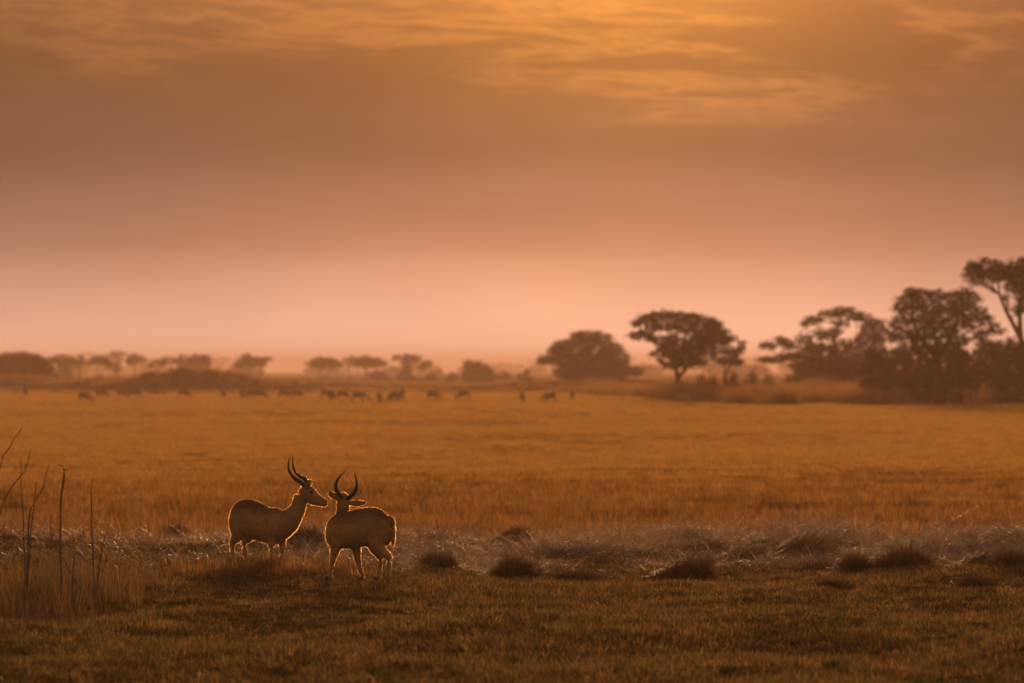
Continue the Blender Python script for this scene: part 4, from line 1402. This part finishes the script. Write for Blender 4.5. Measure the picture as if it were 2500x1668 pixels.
def build_herd():
    V = {p: small_antelope('antelope_' + p, p, i) for i, p in enumerate(('graze', 'low', 'stand'))}
    spec = [  # enlarged crop, x, foot y, pose, heading in degrees (0 = right, 90 = away), label
        (c3, 205, 503, 'stand', 80, 'antelope standing upright alone, out beyond the end of the far herd'),
        (c3, 690, 545, 'graze', -18, 'antelope grazing in front of the small round tree of the far row'),
        (c3, 830, 515, 'graze', -25, 'antelope grazing in front of the umbrella tree with leaning trunks'),
        (c3, 1000, 512, 'graze', 10, 'antelope grazing in front of the tall thin tree of leaf puffs'),
        (c3, 1100, 512, 'graze', -5, 'antelope grazing in front of the mushroom-shaped tree'),
        (c3, 1270, 503, 'low', 5, 'antelope with neck stretched forward below the near end of the grassy mound'),
        (c3, 1505, 512, 'graze', -12, 'antelope grazing alone below the crest of the grassy mound'),
        (c3, 1830, 515, 'graze', 75, 'antelope grazing end-on below the low slope of the grassy mound'),
        (c3, 1975, 512, 'stand', 95, 'slim end-on antelope with raised head just past the grassy mound'),
        (c3, 2055, 520, 'graze', 170, 'antelope of a rump-to-rump pair, grazing toward the mound'),
        (c3, 2130, 522, 'graze', -8, 'antelope of a rump-to-rump pair, grazing away from the mound'),
        (c4, 180, 516, 'graze', 0, 'antelope grazing between the rump-to-rump pair and the tiny green bush'),
        (c4, 285, 517, 'graze', -14, 'antelope grazing right in front of the tiny green bush'),
        (c4, 525, 520, 'low', 20, 'antelope half turned away beside an end-on one in the far herd'),
        (c4, 572, 526, 'graze', 82, 'end-on antelope grazing below the flat umbrella tree on two trunks'),
        (c4, 660, 525, 'graze', 18, 'antelope grazing in front of the small thin-trunked tree'),
        (c4, 790, 545, 'low', -6, 'largest antelope of the far herd, neck stretched low'),
        (c4, 965, 553, 'graze', -82, 'antelope grazing head-on toward us, next to the largest of the herd'),
        (c4, 1075, 545, 'graze', 205, 'antelope grazing toward the mound, below the hooked ragged tree'),
        (c4, 1105, 530, 'graze', -28, 'antelope grazing away from the mound, below the hooked ragged tree'),
        (c4, 1153, 505, 'stand', 88, 'faint upright antelope standing behind the pair below the hooked tree'),
        (c4, 1400, 536, 'graze', -20, 'antelope grazing alone in front of the round bush by the hooked tree'),
        (c4, 1655, 522, 'graze', 172, 'antelope grazing toward the mound in front of the lone hazy dome tree'),
        (c5, 120, 845, 'stand', 80, 'upright end-on antelope in front of the little spiky bush'),
        (c5, 345, 850, 'graze', 186, 'antelope grazing by itself in front of the big dome-shaped tree'),
        (c5, 525, 832, 'stand', 92, 'upright end-on antelope in front of the big dome-shaped tree'),
        (c5, 1445, 876, 'graze', -20, 'antelope grazing right below the lone umbrella tree')]
    r = np.random.default_rng(4)
    for cv, x, y, pose, head, lab in spec:
        u, v = cv(x, y)
        D = CAM_H * FPX / (v - HOR_V)
        X = at(u, None, D)
        o = bpy.data.objects.new('antelope', V[pose])
        COL.objects.link(o)
        o.location = (X, D, hz(X, D) - 0.01)
        o.rotation_euler = (0, 0, math.radians(head))
        k = r.uniform(0.96, 1.1)
        o.scale = (k, k, k)
        tag(o, lab, 'antelope', 'far antelope herd')


build_herd()


# ------------------------------------------------------------------ tussocks, twigs and weeds in the foreground


def build_tussocks():
    spec = [  # u, foot v, half-width px, height px, wind, label
        (1068, 1382, 52, 44, 0, 'dark rounded tussock right of the buck that has its back to us'),
        (1262, 1396, 55, 50, 0, 'spiky upright tussock beside the dark rounded tussock'),
        (1236, 1336, 46, 36, 1, 'small wind-combed tussock behind the spiky tussock'),
        (1400, 1392, 95, 26, 0, 'long low dark tussock in front of the hay'),
        (1672, 1396, 86, 64, 1, 'largest tussock, a dark swept mound with a steep end'),
        (1806, 1362, 62, 40, 1, 'swept tussock just behind the largest mound'),
        (1938, 1356, 74, 56, 1, 'tall swept tussock with bent straws on its crest'),
        (2010, 1392, 85, 30, 0, 'pale low tussock in front of the tall swept one'),
        (2085, 1400, 46, 40, 0, 'small upright tussock between pale hay and a dark mound'),
        (2205, 1402, 76, 52, 0, 'dark shaggy tussock beside the small upright one'),
        (2275, 1320, 80, 34, 1, 'combed tussock behind the dark shaggy one'),
        (2380, 1402, 62, 40, 1, 'swept pale tussock beside the dark shaggy one'),
        (2472, 1408, 60, 44, 0, 'dark tussock of tangled straw at the far end of the hay band'),
        (2030, 1452, 60, 22, 0, 'flat brown tussock on the short grass before the hay'),
        (2375, 1440, 52, 34, 0, 'brown tussock standing in the short grass below the tangled one'),
        (890, 1330, 60, 26, 1, 'low hay tussock behind the two bucks'),
        (745, 1352, 52, 34, 0, 'shaggy tussock between the two bucks'),
        (425, 1322, 48, 34, 0, 'bleached tussock left of the buck in profile'),
        (645, 1398, 46, 26, 0, 'dark tussock at the feet of the buck in profile'),
    ]
    for i, (u, v, w, h, wind, lab) in enumerate(spec):
        D = CAM_H * FPX / (v - HOR_V)
        px = FPX / D
        W, H = 1.12 * w / px, 1.15 * h / px
        r = np.random.default_rng(300 + i)
        vs, fs = [], []
        off = 0
        for c in range(5):
            V, F = blades(330, W * 0.66, H * 0.6, H * 1.6, 0.006, 0.8, 0.5, 4, 0.0, 400 + 9 * i + c, 0.6)
            V = V * np.array([1, 1, 1.0])
            V[:, 0] += r.uniform(-0.5, 0.5) * W
            V[:, 1] += r.uniform(-0.4, 0.4) * W
            z = np.clip(V[:, 2], 0, None)
            rad2 = (V[:, 0] / W) ** 2
            V[:, 2] *= np.clip(1.05 - 0.55 * rad2, 0.3, 1)
            if wind:
                V[:, 0] += 0.55 * z * z / max(H, .1)
                V[:, 2] *= 0.85 + 0.2 * np.clip(V[:, 0] / W, -1, 1)
            vs.append(V)
            fs.append(F + off)
            off += len(V)
        x = at(u, None, D)
        root = empty('grass_tussock', (x, D, hz(x, D)))
        tag(root, lab, 'tussock', 'tussocks along the hay band')
        o = link('straw', mesh_np('straw', np.concatenate(vs), np.concatenate(fs)), M['tuss'], root)
        o['kind'] = 'stuff'
        # the packed earthy crown the straw grows from
        bm = bmesh.new()
        bmesh.ops.create_icosphere(bm, subdivisions=3, radius=1.0)
        for q in bm.verts:
            k = 1 + 0.25 * (float(vnoise(np.array([q.co.x * 3 + i]), np.array([q.co.y * 3 + q.co.z * 2]), 3)[0]) - 0.5)
            q.co = Vector((q.co.x * W * 0.8 * k, q.co.y * W * 0.6 * k, q.co.z * H * 0.5 * k))
        me = bpy.data.meshes.new('root_crown')
        bm.to_mesh(me)
        bm.free()
        me.polygons.foreach_set('use_smooth', np.full(len(me.polygons), True))
        link('root_crown', me, M['ground'], root)


build_tussocks()


def build_left_growth():
    # tall dry grass with bare twigs, nearer than the bucks
    var = [proto('tall_clump', *blades(30, 0.20, 0.3, 0.9, 0.010, 0.34, 0.16, 4, 0, 500 + i), M['tall']) for i in range(4)]
    r = np.random.default_rng(31)
    n = 520
    x, y = r.uniform(-7.6, -3.75, n), r.uniform(57.5, 67, n)
    edge = -4.55 + 0.5 * (vnoise(y / 1.2, y * 0, 4) - 0.5)
    p = (1 - smoothstep(-0.25, 0.75, x - edge)) * (0.35 + 0.8 * vnoise(x / 0.7, y / 1.3, 5))
    keep = r.uniform(0, 1, n) < p
    x, y = x[keep], y[keep]
    scatter('tall_dry_grass', np.stack([x, y, height(x, y)], -1), var, r.uniform(0.3, 0.75, len(x)), 0.1,
            'patch of tall dry grass around the bare twigs', 'grass', 15)
    c7 = lambda cx, cy, D: ((cx / 2.348 - 1250) / FPX * D, CAM_H + (HOR_V - 1000 - cy / 2.348) / FPX * D)
    D0 = 60.0
    groups = [
        ('dead_shrub', 'bare dead shrub with long slanting twigs standing in tall dry grass', [
            [(-60, 1150), (-40, 700), (0, 320), (62, 210), (132, 96)], [(-60, 1150), (-30, 800), (10, 560), (55, 465), (110, 395), (152, 335), (182, 235)],
            [(150, 1150), (140, 800), (128, 540), (121, 420), (120, 275)], [(150, 1150), (170, 760), (198, 520), (212, 412)], [(150, 1150), (165, 640), (200, 540), (245, 450), (282, 320)]]),
        ('dead_shrub', 'single tall bare stem forked at its tip in the tall dry grass', [
            [(352, 1140), (350, 900), (349, 560), (373, 360), (340, 308)], [(352, 1140), (349, 560), (373, 360), (383, 350)]]),
        ('dead_shrub', 'broken bent twig folded over in front of the tall dry grass', [
            [(410, 1130), (420, 980), (432, 828), (500, 870), (610, 940)]]),
        ('dead_shrub', 'thin leaning dead stems at the edge of the tall dry grass', [
            [(545, 1120), (575, 870), (600, 740), (625, 640)], [(545, 1120), (530, 700), (526, 470), (537, 392)], [(545, 1120), (310, 760), (285, 600)]]),
    ]
    for gi, (nm, lab, paths) in enumerate(groups):
        D = D0 + (0, 0.6, -1.0, 1.5)[gi]
        bx, _ = c7(*paths[0][0], D)
        bz = hz(bx, D)
        root = empty(nm, (bx, D, bz))
        tag(root, lab, 'shrub', 'dead shrubs in the tall grass')
        for pth in paths:
            pts = []
            for k, (cx, cy) in enumerate(pth):
                X, Z = c7(cx, cy, D)
                pts.append((X - bx, 0.12 * (k / len(pth)) * r.normal(), (Z - bz) if k else -0.06))
            q = spline(pts, 22)
            q += r.normal(0, 0.004, q.shape)
            v, f = tube_arrays(q, np.linspace(0.009, 0.0035, 22) * (1 + 0.18 * (np.arange(22) % 5 == 0)), 6)
            link('stem', mesh_mixed('stem', v, f), M['twig'], root)
    # broad-leaved weeds
    for i, (u, v, w, lab) in enumerate([(1256, 1625, 30, 'round dark green weed growing in the short grass'), (1775, 1650, 22, 'small pale green weed near the round dark one'),
                                        (2030, 1650, 26, 'loose green weed with upright leaves'), (612, 1382, 20, 'green weed beside the legs of the buck in profile')]):
        D = CAM_H * FPX / (v - HOR_V)
        W = w / FPX * D
        V, F = blades(60, W, W * 0.7, W * 1.7, 0.02, 0.9, 0.35, 3, 0, 700 + i, 0.9, 0.7)
        x = at(u, None, D)
        root = empty('leafy_weed', (x, D, hz(x, D)))
        tag(root, lab, 'weed', 'green weeds in the short grass')
        o = link('leaves', mesh_np('leaves', V, F), M['weed'], root)
        o['kind'] = 'stuff'
        v_, f_ = tube_arrays([(0, 0, -0.03), (0.004, 0, W * 0.5), (0, 0.003, W)], [0.008, 0.006, 0.003], 6)
        link('stem', mesh_mixed('stem', v_, f_), M['weed'], root)


build_left_growth()
